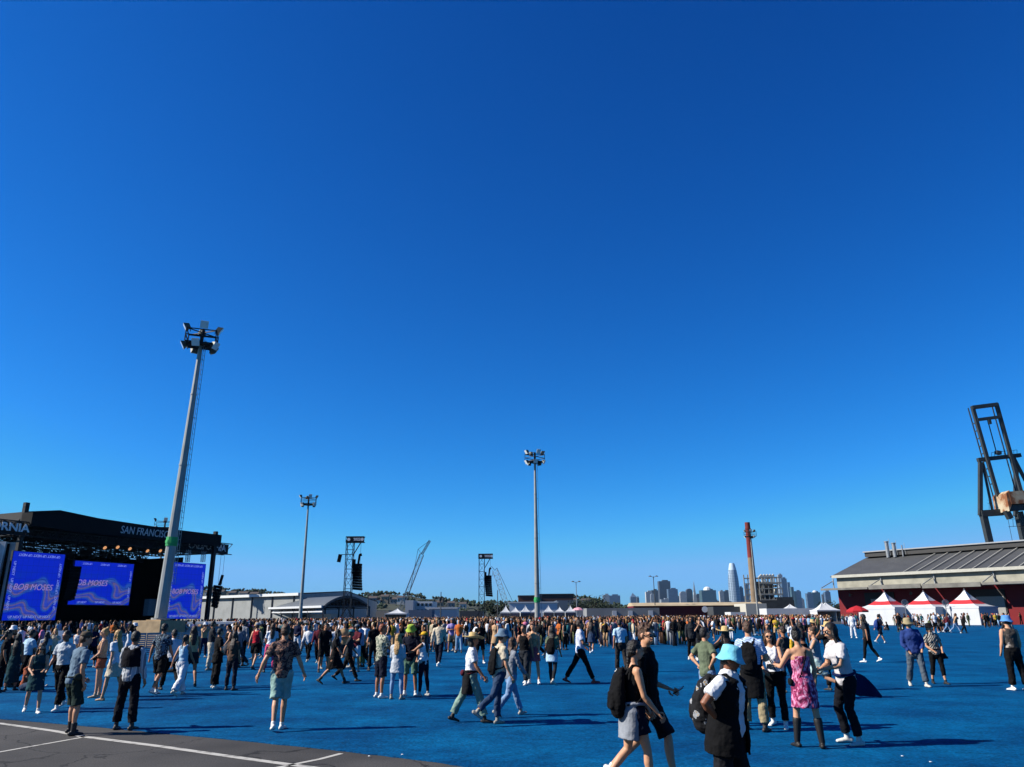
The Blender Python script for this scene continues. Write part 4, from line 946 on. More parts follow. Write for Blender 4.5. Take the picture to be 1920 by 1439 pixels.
# white canopy tents
def peak_tent(px, pyk, Y, w_, ev_, lab, group, band=None, name='canopy_tent', wall=True, signm=None):
    k = P(px, pyk, Y); r = empty(name, Vector((k.x, Y, 0)), R(random.uniform(-4, 4))); tag(r, lab, 'tent', group); H = k.z; h = w_ / 2; prof = []
    for i in range(9):
        t = i / 8; prof.append((h * (1 - t) , ev_ + (H - ev_) * (t ** 1.9)))
    rings = []; m_ = MB(); vs = []; n = 16
    for rr, z in prof:
        for i in range(n):
            a = 2 * math.pi * i / n + math.pi / 4; c, s_ = math.cos(a), math.sin(a); q = 1 / max(abs(c), abs(s_)); rr_ = max(rr, .06); sag = (1 if abs(abs(c) - abs(s_)) < .1 else .0)
            vs.append((c * q * rr_, s_ * q * rr_, z + .10 * sag * (1 - rr / h)))
    fs = []; mi = []
    for kk in range(8):
        for i in range(n):
            fs.append((kk * n + i, kk * n + (i + 1) % n, (kk + 1) * n + (i + 1) % n, (kk + 1) * n + i)); mi.append(1 if band and band[0] <= kk < band[1] else 0)
    fs.append(tuple(range(8 * n, 9 * n))); mi.append(0)
    for f, q in zip(fs, mi): pass
    m_.v = vs; m_.f = fs; m_.mi = mi; m_.build('roof', [WHITE, mat('red_stripe', '#b5262c', .7, noise=.08)], r)
    for sx in (-1, 1):
        for sy in (-1, 1): m_ = MB(); m_.bar((sx * h * .97, sy * h * .97, 0), (sx * h * .97, sy * h * .97, ev_), .09); m_.build('pole', STEEL, r)
    m_ = MB(); m_.cyl((0, 0, H - .1), (0, 0, H + .35), .04); m_.build('finial', STEEL, r)
    m_ = MB(); m_.box((0, -h, ev_ - .12), (w_, .03, .3)); m_.box((h, 0, ev_ - .12), (.03, w_, .3)); m_.box((-h, 0, ev_ - .12), (.03, w_, .3)); m_.build('valance', WHITE, r)
    if wall: m_ = MB(); m_.box((0, h - .05, ev_ / 2), (w_ * .97, .04, ev_)); m_.box((-h + .05, 0, ev_ / 2), (.04, w_ * .94, ev_)); m_.box((h - .05, 0, ev_ / 2), (.04, w_ * .94, ev_)); m_.build('wall', WHITE, r)
    if signm: m_ = MB(); m_.box((0, -h - .05, ev_ - .55), (w_ * .7, .05, .6)); m_.build('sign', signm, r)
    return r
SGN = mat('sign_navy', '#2a2f45', .7)
order = ['first', 'second', 'third', 'fourth', 'fifth', 'sixth', 'seventh']
for i, x in enumerate([948, 966, 985, 1004, 1028, 1049, 1069]):
    peak_tent(x, 1136.5 if i % 2 == 0 else 1139, 190 - (i % 3) * 2, 19.5 * 190 / 1480 * 1.0, 2.7, f'{order[i]} from the left in the row of white peaked tents around the middle mast', 'row of white peaked tents', signm=SGN)
peak_tent(745, 1142, 200, 5.5, 2.6, 'single low white tent left of the slate blue container', None)
peak_tent(1481, 1134, 230, 6.0, 2.9, 'small white peaked tent in front of the power plant', None)
peak_tent(1541, 1131, 190, 4.6, 2.6, 'left of two steep white tents left of the red warehouse', None)
peak_tent(1547.5, 1131, 200, 6.0, 2.6, 'right of two steep white tents left of the red warehouse', None)
STRIPED = []
for i, (x, y, Y) in enumerate([(1658, 1111, 129), (1731, 1110, 127), (1808, 1107, 124)]):
    r = peak_tent(x, y + 1, Y, 6.3, 2.75, ['leftmost', 'middle', 'rightmost'][i] + ' of three white tents with a red stripe before the red warehouse', 'white tents with red stripes', band=(3, 5))
    m_ = MB(); m_.box((0, -3.1, 1.35), (6.1, .05, 2.6)); m_.build('front_wall', WHITE, r); STRIPED.append(r)
# long white wall panels (marquee sides) right of them
block('marquee', 1856, 2010, 1137, 134, WHITE, 'long low white marquee right of the striped tents', 'tent', 5)
block('marquee', 1437, 1532, 1141, 205, WHITE, 'long low white marquee in front of the power plant', 'tent', 6)
block('marquee', 1370, 1398, 1148, 215, WHITE, 'short low white marquee beside the white utility block', 'tent', 6)
# fans
for i, (x, y) in enumerate([(1696, 1131), (1772, 1131)]):
    k = P(x, y, 123); r = empty('fan', Vector((k.x, k.y, 0))); tag(r, ('left' if i == 0 else 'right') + ' grey round fan on a stand between two striped tents', 'fan', 'round fans on stands')
    m_ = MB(); m_.cyl((0, 0, 0), (0, 0, k.z), .06); m_.box((0, 0, .04), (.9, .9, .08)); m_.build('stand', STEEL, r)
    m_ = MB(); n = 20
    for q in range(n):
        a = 2 * math.pi * q / n; b = 2 * math.pi * (q + 1) / n
        for rr in (.5, .33): m_.bar((math.cos(a) * rr, -.12, k.z + math.sin(a) * rr), (math.cos(b) * rr, -.12, k.z + math.sin(b) * rr), .06)
        m_.bar((0, -.12, k.z), (math.cos(a) * .5, -.12, k.z + math.sin(a) * .5), .025)
    m_.build('cage', STEEL, r)
    m_ = MB()
    for q in range(4): m_.box((math.cos(q * 1.57) * .2, 0, k.z + math.sin(q * 1.57) * .2), (.34, .04, .16), (0, -q * 1.57, 0))
    m_.cyl((0, .1, k.z), (0, -.1, k.z), .1); m_.build('blades', DARKG, r)
k = P(1606, 1136, 124); r = empty('parasol', Vector((k.x, k.y, 0))); tag(r, 'red parasol left of the striped tents', 'parasol')
m_ = MB(); m_.lathe((0, 0, 0), [(1.75, k.z - .75), (1.0, k.z - .3), (.05, k.z)], n=8); m_.lathe((0, 0, 0), [(1.75, k.z - .75), (1.72, k.z - 1.0)], n=8); m_.build('canopy', mat('red_fabric', '#a31b22', .8), r); m_ = MB(); m_.cyl((0, 0, 0), (0, 0, k.z), .04); m_.build('pole', STEEL, r)
k = P(1084, 1139, 170); r = empty('parasol', Vector((k.x, k.y, 0))); tag(r, 'pale pink parasol at the right end of the white tent row', 'parasol')
m_ = MB(); m_.lathe((0, 0, 0), [(1.3, k.z - .6), (.8, k.z - .2), (.05, k.z)], n=8); m_.build('canopy', mat('pink_fabric', '#c98f9a', .8), r); m_ = MB(); m_.cyl((0, 0, 0), (0, 0, k.z), .04); m_.build('pole', STEEL, r)

# ---------------------------------------------------------------- right red warehouse
Lw = P(1576, 1150, 150); Lw.z = 0; zE = P(1569, 1079.5, 148).z; Rw = G(1921, 1063, zE); Rw.z = 0
dr = (Rw - Lw).normalized(); Rw = Lw + dr * ((Rw - Lw).length * 1.35); back = Vector((-dr.y, dr.x, 0)); back = back if back.y > 0 else -back
LEN = (Rw - Lw).length; rw = empty('red_warehouse', Lw, math.atan2(dr.y, dr.x)); tag(rw, 'long red warehouse with grey pitched roof on the right', 'warehouse')
for r in STRIPED: r.rotation_euler = (0, 0, math.atan2(dr.y, dr.x))
# local: x along the front, +y back
kz = P(1594, 1046, 158).z; DP = 26.0
zc = P(1570, 1104, 146).z
REDW = corr('red_siding', '#6b1218', 2.2); GREYW = mat('weathered_wall', '#8c897c', .85, noise=.25, scale=.5)
m_ = MB(); m_.box((LEN / 2, DP / 2, zc / 2), (LEN, DP, zc)); m_.build('lower_wall', REDW, rw)
m_ = MB(); m_.box((LEN / 2, DP / 2, (zc + zE) / 2), (LEN - .1, DP - .1, zE - zc)); m_.prism([(0.05, .1, zE), (.05, DP - .1, zE), (.05, DP / 2, kz - .5)], (.3, 0, 0)); m_.build('upper_wall', GREYW, rw)
m_ = MB(); ov = .9
fr_ = [(-ov, -.5, zE - .1), (LEN, -.5, zE - .1), (LEN, DP / 2, kz), (-ov, DP / 2, kz)]; m_.add(fr_, [(0, 1, 2, 3)]); m_.add([(-ov, DP + 1.3, zE - .35), (LEN, DP + 1.3, zE - .35), (LEN, DP / 2, kz), (-ov, DP / 2, kz)], [(3, 2, 1, 0)])
o = m_.build('roof', corr('roof_sheets', '#464748', 1.6, d=.4), rw); q = o.modifiers.new('s', 'SOLIDIFY'); q.thickness = .15
m_ = MB()
x_ = 13.5
while x_ < LEN:
    m_.bar((x_, -.45, zE + .08), (x_ - .0, DP / 2 - .5, kz + .04), .16, .1); x_ += 2.35
m_.build('roof_seams', mat('seam_grey', '#96948c', .7), rw)
m_ = MB(); m_.box((LEN / 2 - ov / 2, DP / 2, kz + .45), (LEN, 2.6, .9)); m_.build('ridge_monitor', mat('ridge_dark', '#3b3a39', .8), rw)
m_ = MB(); m_.box((LEN / 2 - ov / 2, DP / 2, kz + 1.0), (LEN + .4, 3.2, .22)); m_.build('ridge_cap', mat('ridge_cap', '#8c8f92', .6), rw)
m_ = MB(); m_.box((LEN / 2 - .45, -.62, zE - .15), (LEN, .26, .5)); m_.build('gutter', mat('gutter_cream', '#a3a196', .7), rw)
m_ = MB(); x_ = -1.0; i = 0; seg = 9.6
while x_ < LEN:
    dz = (-.0, .35, .0, .25)[i % 4]; m_.box((x_ + seg / 2, -2.0, zc - .05), (seg - .3, 4.0, .2), (R(4), 0, 0)); m_.box((x_ + seg / 2, -4.0, zc - .1 + dz * .3), (seg - .25, .2, .7 if i % 3 else .35)); x_ += seg; i += 1
m_.build('canopy', mat('canopy_grey', '#6b6963', .8, noise=.3, scale=.6), rw)
m_ = MB(); x_ = -1.0
while x_ < LEN: m_.bar((x_ + .2, -3.9, zc + .2), (x_ + .2, -.15, zE - 1.0), .12); m_.bar((x_ + .4, -.15, zc), (x_ + .4, -.15, zE - .5), .16); x_ += seg
m_.build('brace', STEEL, rw)
for i, xx in enumerate((8.2, 26.5, 47.5, 65)):
    m_ = MB(); m_.box((xx, -.1, zc * .44), (5.6, .2, zc * .86)); dd = m_.build('door', mat('door_surround', '#33302f', .8), rw); m_ = MB(); m_.box((xx + .5, -.24, zc * .36), (4.2, .1, zc * .66)); m_.build('shutter', mat('shutter_grey', '#8b8a86', .7, noise=.1), dd)
m_ = MB()
for xx in (3.0, 14.5, 36, 57): m_.bar((xx, -.1, zc * .82), (xx, -.9, zc * .86), .07); m_.cyl((xx, -.9, zc * .86), (xx, -.9, zc * .78), .12, .24)
m_.build('wall_lamp', LAMPB, rw)
for j, (dx_, h_) in enumerate(((4.6, 2.6), (6.0, 2.2), (7.6, 1.6))):
    m_ = MB(); m_.cyl((dx_, DP / 2 - 1.6, kz - .4), (dx_, DP / 2 - 1.6, kz + h_), .35 if j < 2 else .12, n=10); m_.cyl((dx_, DP / 2 - 1.6, kz + h_), (dx_, DP / 2 - 1.6, kz + h_ + .15), .45 if j < 2 else .15, n=10); m_.bar((dx_ + .5, DP / 2 - 1.6, kz), (dx_ + .5, DP / 2 - 1.6, kz + h_ + .6), .05); m_.build('vent_pipe', STEEL, rw)

# ---------------------------------------------------------------- long low sheds in the centre right
def shed_long(x0, x1, ytl, ytr, Y, m, roofm, lab, drop=8, cat='building', doors=None):
    a = P(x0, ytl, Y); b = P(x1, ytr, Y); H = a.z; r = empty('long_shed', Vector((a.x, Y, 0))); tag(r, lab, cat); W = b.x - a.x; hr = drop * Y / 1480
    m_ = MB(); m_.box((W / 2, 6, (H - hr) / 2), (W, 12, H - hr)); m_.build('wall', m, r)
    if roofm:
        m_ = MB(); m_.prism([(0, -1.0, H - hr), (0, 13, H - hr), (0, 9, H), (0, 4, H)], (W, 0, 0)); m_.build('roof', roofm, r)
    if doors:
        for d0 in doors: m_ = MB(); m_.box((W * d0, -.08, (H - hr) * .4), (W * .06, .2, (H - hr) * .8)); m_.build('door', WHITE, r)
    return r
BEIGE = mat('beige_roof', '#a8977a', .8, noise=.15, scale=.3)
shed_long(1187, 1432, 1130.5, 1128, 240, corr('red_siding2', '#5f0f18', 1.5), BEIGE, 'very long low red shed with beige roof below the city skyline', 6)
shed_long(1100, 1236, 1141, 1140.5, 225, mat('grey_siding', '#77797a', .8, noise=.15, scale=.3), None, 'low grey shed with white doors left of the red shed', 0, doors=(.38, .6, .88))
shed_long(1398, 1437, 1132, 1131.5, 226, mat('pale_siding', '#aaa79c', .8), None, 'small pale utility block at the foot of the chimney', 0)
shed_long(1337, 1398, 1138, 1137.5, 232, DARKG, None, 'dark low block between the red shed and the utility block', 0)
shed_long(1078, 1140, 1142, 1142, 260, mat('grey_siding3', '#8a8d8f', .8), None, 'light grey low wall building right of the white tents', 0)
m_ = MB(); k = P(1323, 1143, 238); m_.cyl((0, 0, 0), (0, -.06, 0), .9, n=20); o = m_.build('round_sign', SIGNW); o.location = (k.x, 239.8 - .9, k.z); tag(o, 'round white sign on the long red shed', 'sign')

# ---------------------------------------------------------------- chimney, power plant
b = P(1416, 1135, 420); t = P(1401.5, 980, 420); b.z = 0; ch = empty('chimney', b); tag(ch, 'tall tapered smokestack, red at the top, beige below', 'chimney'); Hc = t.z
zs = Hc * .62; rb, rt = 2.1, 1.25
def rad(z): return rb + (rt - rb) * (z / Hc)
m_ = MB(); m_.cyl((0, 0, 0), (0, 0, zs), rad(0), rad(zs), n=24); m_.build('lower_shaft', mat('stack_beige', '#7c6a55', .9, noise=.2, scale=.25), ch, smooth=False)
m_ = MB(); m_.cyl((0, 0, zs), (0, 0, Hc - 3.2), rad(zs), rad(Hc - 3.2), n=24); m_.cyl((0, 0, Hc - 3.2), (0, 0, Hc), rt * 1.12, rt * 1.1, n=24); m_.cyl((0, 0, Hc - 3.6), (0, 0, Hc - 3.1), rt * 1.28, n=24); m_.build('upper_shaft', mat('stack_red', '#6e2a24', .9, noise=.2, scale=.25), ch)
pl = empty('power_plant', Vector((P(1445, 1140, 440).x, 440, 0))); tag(pl, 'open steel power plant structure right of the smokestack', 'power plant')
ox = pl.location.x; PX = lambda x, y, Y=440: P(x, y, Y).x - ox
PZ = lambda x, y, Y=440: P(x, y, Y).z
STP = mat('plant_steel', '#8f8b80', .7, noise=.2, scale=.3); m_ = MB(); rr = random.Random(4)
x0, x1, zt_ = PX(1424, 1100), PX(1466, 1100), PZ(1445, 1083)
for i in range(6):
    for y_ in (0, 8, 16): x = x0 + (x1 - x0) * i / 5; m_.bar((x, y_, 0), (x, y_, zt_ * (1 if i < 5 else .7)), .45)
nl = 7
for k_ in range(1, nl + 1):
    z = zt_ * k_ / nl
    for y_ in (0, 8, 16): m_.bar((x0, y_, z), (x1, y_, z), .5 if k_ % 2 else .8)
    for i in range(5):
        xa = x0 + (x1 - x0) * i / 5; xb_ = x0 + (x1 - x0) * (i + 1) / 5
        if rr.random() < .45: m_.bar((xa, 0, z), (xb_, 0, z - zt_ / nl), .25)
x2, x3 = PX(1396, 1100), PX(1411, 1100)
for x in (x2, (x2 + x3) / 2, x3): m_.bar((x, 0, 0), (x, 0, PZ(1400, 1078)), .5)
for k_ in range(1, 8): z = PZ(1400, 1085) * k_ / 7; m_.bar((x2, 0, z), (x3, 0, z), .6)
m_.build('frame', STP, pl)
m_ = MB()
for k_ in range(26):
    x = rr.uniform(x0, x1); z = rr.uniform(2, zt_ * .93); m_.box((x, rr.uniform(3, 12), z), (rr.uniform(1, 4), 3, rr.uniform(.8, 2.6)))
m_.box(((x0 + x1) / 2, 14, zt_ * .45), ((x1 - x0) * .8, 4, zt_ * .85)); m_.box((PX(1470, 1120), 3, PZ(1470, 1120) / 2), (9, 8, PZ(1470, 1120))); m_.box((PX(1450, 1128), -2, PZ(1450, 1126) / 2), (20, 5, PZ(1450, 1126)))
m_.build('machinery', mat('plant_dark', '#3a3a38', .8, noise=.3, scale=.3), pl)
m_ = MB()
for k_ in range(5): x = x0 + 1 + k_ * 1.7; m_.cyl((x, 4, zt_), (x + 2, 4, zt_ + 1.8), .45, n=8); m_.cyl((x + 2, 4, zt_ + 1.8), (x + 2, 4, zt_ - 3), .45, n=8)
m_.cyl((x1 - 3, 2, zt_ * .55), (x1 - 3, 2, zt_ * .72), 1.2, n=12); m_.build('pipes', mat('pipe_pale', '#b4b2a8', .5, metal=.2), pl)

# ---------------------------------------------------------------- lattice cranes in the distance
def lattice(name, pts, Y, w_, m, lab, extra=()):
    r = empty(name, Vector((P(*pts[0], Y).x, Y, 0))); tag(r, lab, 'crane'); o0 = r.location; m_ = MB()
    q = [P(*p_, Y) - Vector((o0.x, o0.y, 0)) for p_ in pts]
    base = Vector((q[0].x, 0, 2.5)); m_.truss(base if q[0].z > 2 else q[0], q[0], w_, t=.28, td=.16) if False else None
    m_.truss(q[0] - (q[1] - q[0]) * (q[0].z - 3) / max(1, (q[1] - q[0]).z), q[1], w_ * .85, t=.28, td=.15, up=Vector((0, 1, 0)))
    if len(q) > 2: m_.truss(q[1], q[2], w_ * .4, t=.3, td=.16, up=Vector((0, 1, 0)))
    m_.build('boom', m, r)
    m2 = MB(); foot = q[0] - (q[1] - q[0]) * (q[0].z - 3) / max(1, (q[1] - q[0]).z); m2.box((foot.x, 0, 2.6), (9, 6, 3)); m2.box((foot.x, 0, .7), (10, 1.5, 1.4)); m2.build('cab', m, r)
    m3 = MB()
    for a, b_ in extra: m3.bar(P(*a, Y) - Vector((o0.x, o0.y, 0)), P(*b_, Y) - Vector((o0.x, o0.y, 0)), .25)
    if extra: m3.build('rigging', DARKG, r)
lattice('lattice_crane', [(763, 1113), (791, 1040), (806, 1014)], 560, 3.2, mat('crane_grey', '#6c7378', .6), 'tall thin grey lattice crane leaning right behind the white office block', [((791, 1040), (784, 1030)), ((784, 1030), (768, 1112)), ((784, 1030), (806, 1014)), ((786, 1042), (796, 1030))])
lattice('lattice_crane', [(948, 1130), (928, 1070)], 480, 3.4, mat('crane_pale', '#b3bdb8', .6), 'pale lattice crane leaning left beside the smaller speaker tower', [((928, 1070), (921, 1062)), ((928, 1070), (932, 1065)), ((932, 1066), (962, 1130)), ((924, 1070), (924, 1081))])
# street lamps and power poles
for (x, y, Y, lab) in [(1080, 1091, 250, 'thin double street lamp right of the white tents'), (1225, 1081, 240, 'darker double street lamp in front of the skyline')]:
    k = P(x, y, Y); r = empty('street_lamp', Vector((k.x, Y, 0))); r.name = 'street_lamp'; tag(r, lab, 'street lamp', 'double street lamps'); m_ = MB(); m_.cyl((0, 0, 0), (0, 0, k.z), .16, .1, n=8)
    for s_ in (-1, 1): m_.bar((0, 0, k.z - .3), (s_ * .9, 0, k.z), .1)
    m_.build('pole', STEEL if x < 1200 else DARKG, r)
    for s_ in (-1, 1): m_ = MB(); m_.lathe((s_ * 1.0, 0, k.z), [(.1, .25), (.45, .05), (.5, -.1), (0, -.12)], n=10); m_.build('lamp', DARKG, r)
for (x, y, Y, lab) in [(827, 1110, 200, 'dark power pole with crossarms above the white shed'), (933, 1107, 210, 'plain thin pole between tower and pale crane'), (691, 1112, 190, 'thin pole at the right end of the arched shelter')]:
    k = P(x, y, Y); r = empty('utility_pole', Vector((k.x, Y, 0))); tag(r, lab, 'pole'); m_ = MB(); m_.cyl((0, 0, 0), (0, 0, k.z), .16, .1, n=8); m_.build('pole', DARKG, r)
    if x == 827:
        m_ = MB(); m_.bar((-.9, 0, k.z - 1.5), (.9, 0, k.z - 1.5), .14); m_.cyl((.6, 0, k.z - 2.6), (.6, 0, k.z - 1.6), .3); m_.cyl((-.3, 0, k.z - 2.4), (-.3, 0, k.z - 1.4), .3); m_.build('crossarm', DARKG, r)

# ---------------------------------------------------------------- harbour gantry crane on the right
YG = 260; g0 = P(1890, 1140, YG); gc = empty('gantry_crane', Vector((g0.x, YG, 0))); tag(gc, 'huge dark harbour gantry crane with its boom raised behind the red warehouse', 'crane')
def gp(x, y, dy=0): p_ = P(x, y, YG); return Vector((p_.x - g0.x, dy, p_.z))
CRD = mat('crane_dark', '#33383a', .6, noise=.2, scale=.4, metal=.2)
m_ = MB(); w_ = 1.3
for a, b_ in [((1823, 762), (1871, 930)), ((1868, 757), (1914, 922))]: m_.bar(gp(*a), gp(*b_), 1.05, 1.05); m_.bar(gp(*a, 2.6) , gp(*b_, 2.6), .3, .3)
for a, b_, t_ in [((1822, 765), (1869, 759), 1.25), ((1831, 788), (1877, 782), 1.0)]: m_.bar(gp(*a, -.2), gp(*b_, -.2), t_)
m_.bar(gp(1853, 786, .5), gp(1871, 852, .5), .25); m_.bar(gp(1853, 787, -.4), gp(1855, 796, -.4), .9)
for k_ in range(9):
    t = .18 + k_ * .085; a = (1823 + 48 * t, 762 + 168 * t); m_.bar(gp(*a, 0), gp(*a, 2.6), .3)
m_.build('boom', CRD, gc)
m_ = MB()
for a, b_, t_ in [((1836, 862), (1916, 853), 1.3), ((1841, 866), (1841, 966), 1.15), ((1841, 963), (1885, 960), 2.1), ((1846, 962), (1862, 1032), 1.8), ((1845, 868), (1864, 958), .6), ((1904, 858), (1928, 905), .85), ((1862, 1032), (1878, 1100), 1.8)]: m_.bar(gp(*a, .9), gp(*b_, .9), t_)
for a, b_, t_ in [((1841, 866), (1841, 966), 1.2), ((1846, 962), (1872, 1075), 1.9)]: m_.bar(gp(a[0] + 95, a[1] - 4, 9), gp(b_[0] + 95, b_[1] - 4, 9), t_)
m_.bar(gp(1872, 852, .2), gp(1872, 846, .2), 1.6)
m_.build('leg_frame', CRD, gc)
m_ = MB()
for x in range(1862, 1912, 6): y = 857 - (x - 1836) * .11 - 6; m_.bar(gp(x, y, .9), gp(x, y + 7, .9), .1)
m_.bar(gp(1862, 848, .9), gp(1910, 843, .9), .12); m_.bar(gp(1856, 935, .4), gp(1856, 955, .4), .1); m_.bar(gp(1853, 938, .4), gp(1862, 937, .4), .1); m_.bar(gp(1853, 944, .4), gp(1862, 943, .4), .1)
m_.bar(gp(1890, 974, .0), gp(1900, 1024, 0), .1); m_.bar(gp(1890, 974, 0), gp(1908, 973, 0), .12); m_.bar(gp(1891, 988, 0), gp(1908, 987, 0), .14); m_.bar(gp(1899, 974, 0), gp(1900, 988, 0), .1)
m_.build('walkway', CRD, gc)
m_ = MB(); tl, br = gp(1874, 924), gp(1875, 947); Wm = (gp(1960, 940) - gp(1874, 940)).x; m_.box(((tl.x + Wm / 2), -1, (tl.z + br.z) / 2), (Wm, 8, tl.z - br.z), (0, R(-3), 0)); m_.prism([gp(1870, 930, -4.9), gp(1876, 924, -4.9), gp(1881, 948, -4.9), gp(1876, 962, -4.9)], (0, 7.8, 0))
m_.build('machine_house', ramp_mat('rusty_panel', 'noise', [(0, '#5d2f1b'), (.42, '#7d5136'), (.50, '#a08a70'), (.6, '#aca088')], .35, .85, 6, const=False), gc)
m_ = MB(); m_.bar(gp(1878, 956, -3), gp(1960, 950, -3), 2.2, 2); m_.bar(gp(1876, 960, -3), gp(1884, 975, -3), 1.6); m_.box(gp(1916, 981, -1), (3.4, 3, 2.4)); m_.bar(gp(1910, 960, -1), gp(1915, 976, -1), 1); m_.build('trolley_beam', CRD, gc)

# ---------------------------------------------------------------- city skyline
def tower_mat(nm, wall, glass, sc=1.0):
    if nm in MATS: return MATS[nm]
    m = bpy.data.materials.new(nm); m.use_nodes = True; MATS[nm] = m; n = m.node_tree; b = n.nodes['Principled BSDF']; b.inputs['Roughness'].default_value = .5
    tc = n.nodes.new('ShaderNodeTexCoord'); br = n.nodes.new('ShaderNodeTexBrick'); br.offset = 0; br.inputs['Scale'].default_value = .05 * sc; br.inputs['Mortar Size'].default_value = .035; br.inputs['Row Height'].default_value = .4; br.inputs['Brick Width'].default_value = .35
    mp = n.nodes.new('ShaderNodeMapping'); mp.inputs['Rotation'].default_value = (R(90), 0, 0); n.links.new(tc.outputs['Object'], mp.inputs[0]); n.links.new(mp.outputs[0], br.inputs[0])
    br.inputs['Color1'].default_value = (*hexc(glass), 1); br.inputs['Color2'].default_value = (*[x * .75 for x in hexc(glass)], 1); br.inputs['Mortar'].default_value = (*hexc(wall), 1)
    n.links.new(br.outputs[0], b.inputs['Base Color']); return m
TM = {'blue': tower_mat('tower_blue', '#5f6f80', '#3d4f63'), 'dark': tower_mat('tower_dark', '#4a4642', '#33343a'), 'pale': tower_mat('tower_pale', '#a09f9a', '#6b7178'), 'brown': tower_mat('tower_brown', '#7a6b5e', '#4b4746'), 'green': tower_mat('tower_green', '#4c6166', '#334a52')}
YS = 5200
TW = [(1131, 1143, 1116, 'pale', 'pale slab tower left of the whole skyline'), (1141.5, 1163, 1117, 'blue', 'wide blue grey slab tower beside the pale slab tower'),
 (1182, 1194, 1112, 'blue', 'slim blue tower with a pointed top standing alone'), (1194, 1198, 1121, 'dark', 'small dark block beside the pointed blue tower'),
 (1211, 1223, 1110, 'pale', 'grey office tower behind the darker street lamp'), (1222, 1234, 1107, 'dark', 'dark office tower right behind the darker street lamp'), (1220, 1227, 1113, 'pale', 'narrow white rounded tower before the dark office tower'),
 (1236, 1257, 1090, 'dark', 'broad dark brown tower, the tallest left of the spire'), (1237, 1248, 1111, 'brown', 'low brown tower before the broad dark tower'), (1253, 1271, 1105, 'blue', 'blue slab tower right of the broad dark tower'),
 (1259, 1284, 1118, 'pale', 'low white stepped block below the blue slab'), (1275, 1287, 1109, 'pale', 'cream tower with flat roof left of the rounded tower'), (1287, 1298, 1104, 'dark', 'dark tower with rounded top left of the spire'),
 (1304, 1313, 1116, 'dark', 'dark low tower right of the spire'), (1316, 1343, 1107, 'green', 'wide green tinted tower with white crown'), (1349, 1357, 1109, 'pale', 'grey tower left of the highest tower'), (1357, 1369, 1109, 'dark', 'dark tower touching the highest tower on its left'),
 (1386, 1393, 1102, 'blue', 'blue tower touching the highest tower on its right'), (1397, 1403, 1097, 'blue', 'blue tower peeking out left of the smokestack'), (1459, 1467, 1078, 'pale', 'pale tall tower behind the power plant'), (1465, 1475, 1085, 'blue', 'blue tall tower right behind the power plant'),
 (1476, 1484, 1092, 'blue', 'stepped blue tower right of the power plant'), (1483, 1491, 1101, 'green', 'green lower tower of the stepped pair'), (1492, 1502, 1109, 'blue', 'blue square tower right of the power plant'), (1500, 1508, 1124, 'pale', 'very low pale block at the foot of the square tower'),
 (1513, 1524, 1113, 'blue', 'blue tower of the right hand pair, on the left'), (1523, 1538, 1111, 'green', 'tower with pale dome of the right hand pair'), (1542, 1548, 1115, 'dark', 'thin dark tower left of the red warehouse'), (1547, 1557, 1110, 'blue', 'blue tower nearest the red warehouse'),
 (1300, 1316, 1124, 'brown', 'low brown block below the spire'), (1330, 1350, 1127, 'brown', 'low brown block below the green tower'), (1240, 1262, 1124, 'pale', 'low pale block below the broad dark tower'), (1388, 1400, 1120, 'pale', 'low pale block right of the highest tower')]
for i, (x0, x1, yt, mk, lab) in enumerate(TW):
    Yt = YS + (i * 37 % 11) * 60 - 300; a = P(x0, yt, Yt); b = P(x1, yt, Yt); W = b.x - a.x; H = a.z; m_ = MB()
    if lab.startswith('slim'): m_.box((0, W / 2, H * .4), (W, W, H * .8)); m_.add([(-W / 2, 0, H * .8), (W / 2, 0, H * .8), (W / 2, W, H * .8), (-W / 2, W, H * .8), (-W * .1, W / 2, H)], [(0, 1, 4), (1, 2, 4), (2, 3, 4), (3, 0, 4)])
    elif 'rounded' in lab:
        n = 8; prof = [(-W / 2, 0), (W / 2, 0)] + [(W / 2 * math.cos(math.pi * k / n), H * .88 + H * .12 * math.sin(math.pi * k / n)) for k in range(n + 1)]; m_.prism([(x, 0, z) for x, z in prof], (0, W, 0))
    elif 'stepped' in lab: m_.box((-W * .2, W / 2, H / 2), (W * .6, W, H)); m_.box((W * .25, W / 2 - 2, H * .42), (W * .5, W, H * .84))
    else:
        m_.box((0, W / 2, H / 2), (W, max(25, W * .8), H)); m_.box((W * .1, W / 2, H + 4), (W * .5, W * .4, 8))
    o = m_.build('skyscraper', TM[mk]); o.location = ((a.x + b.x) / 2, Yt, 0); tag(o, lab, 'tower', 'skyline towers')
    if 'crown' in lab or 'dome' in lab: m2 = MB(); m2.lathe((0, W / 2, H), [(W * .28, 0), (W * .25, W * .14), (W * .12, W * .24), (0, W * .26)], n=10); m2.build('roof_crown', mat('crown_white', '#c3c6c6', .5), o)
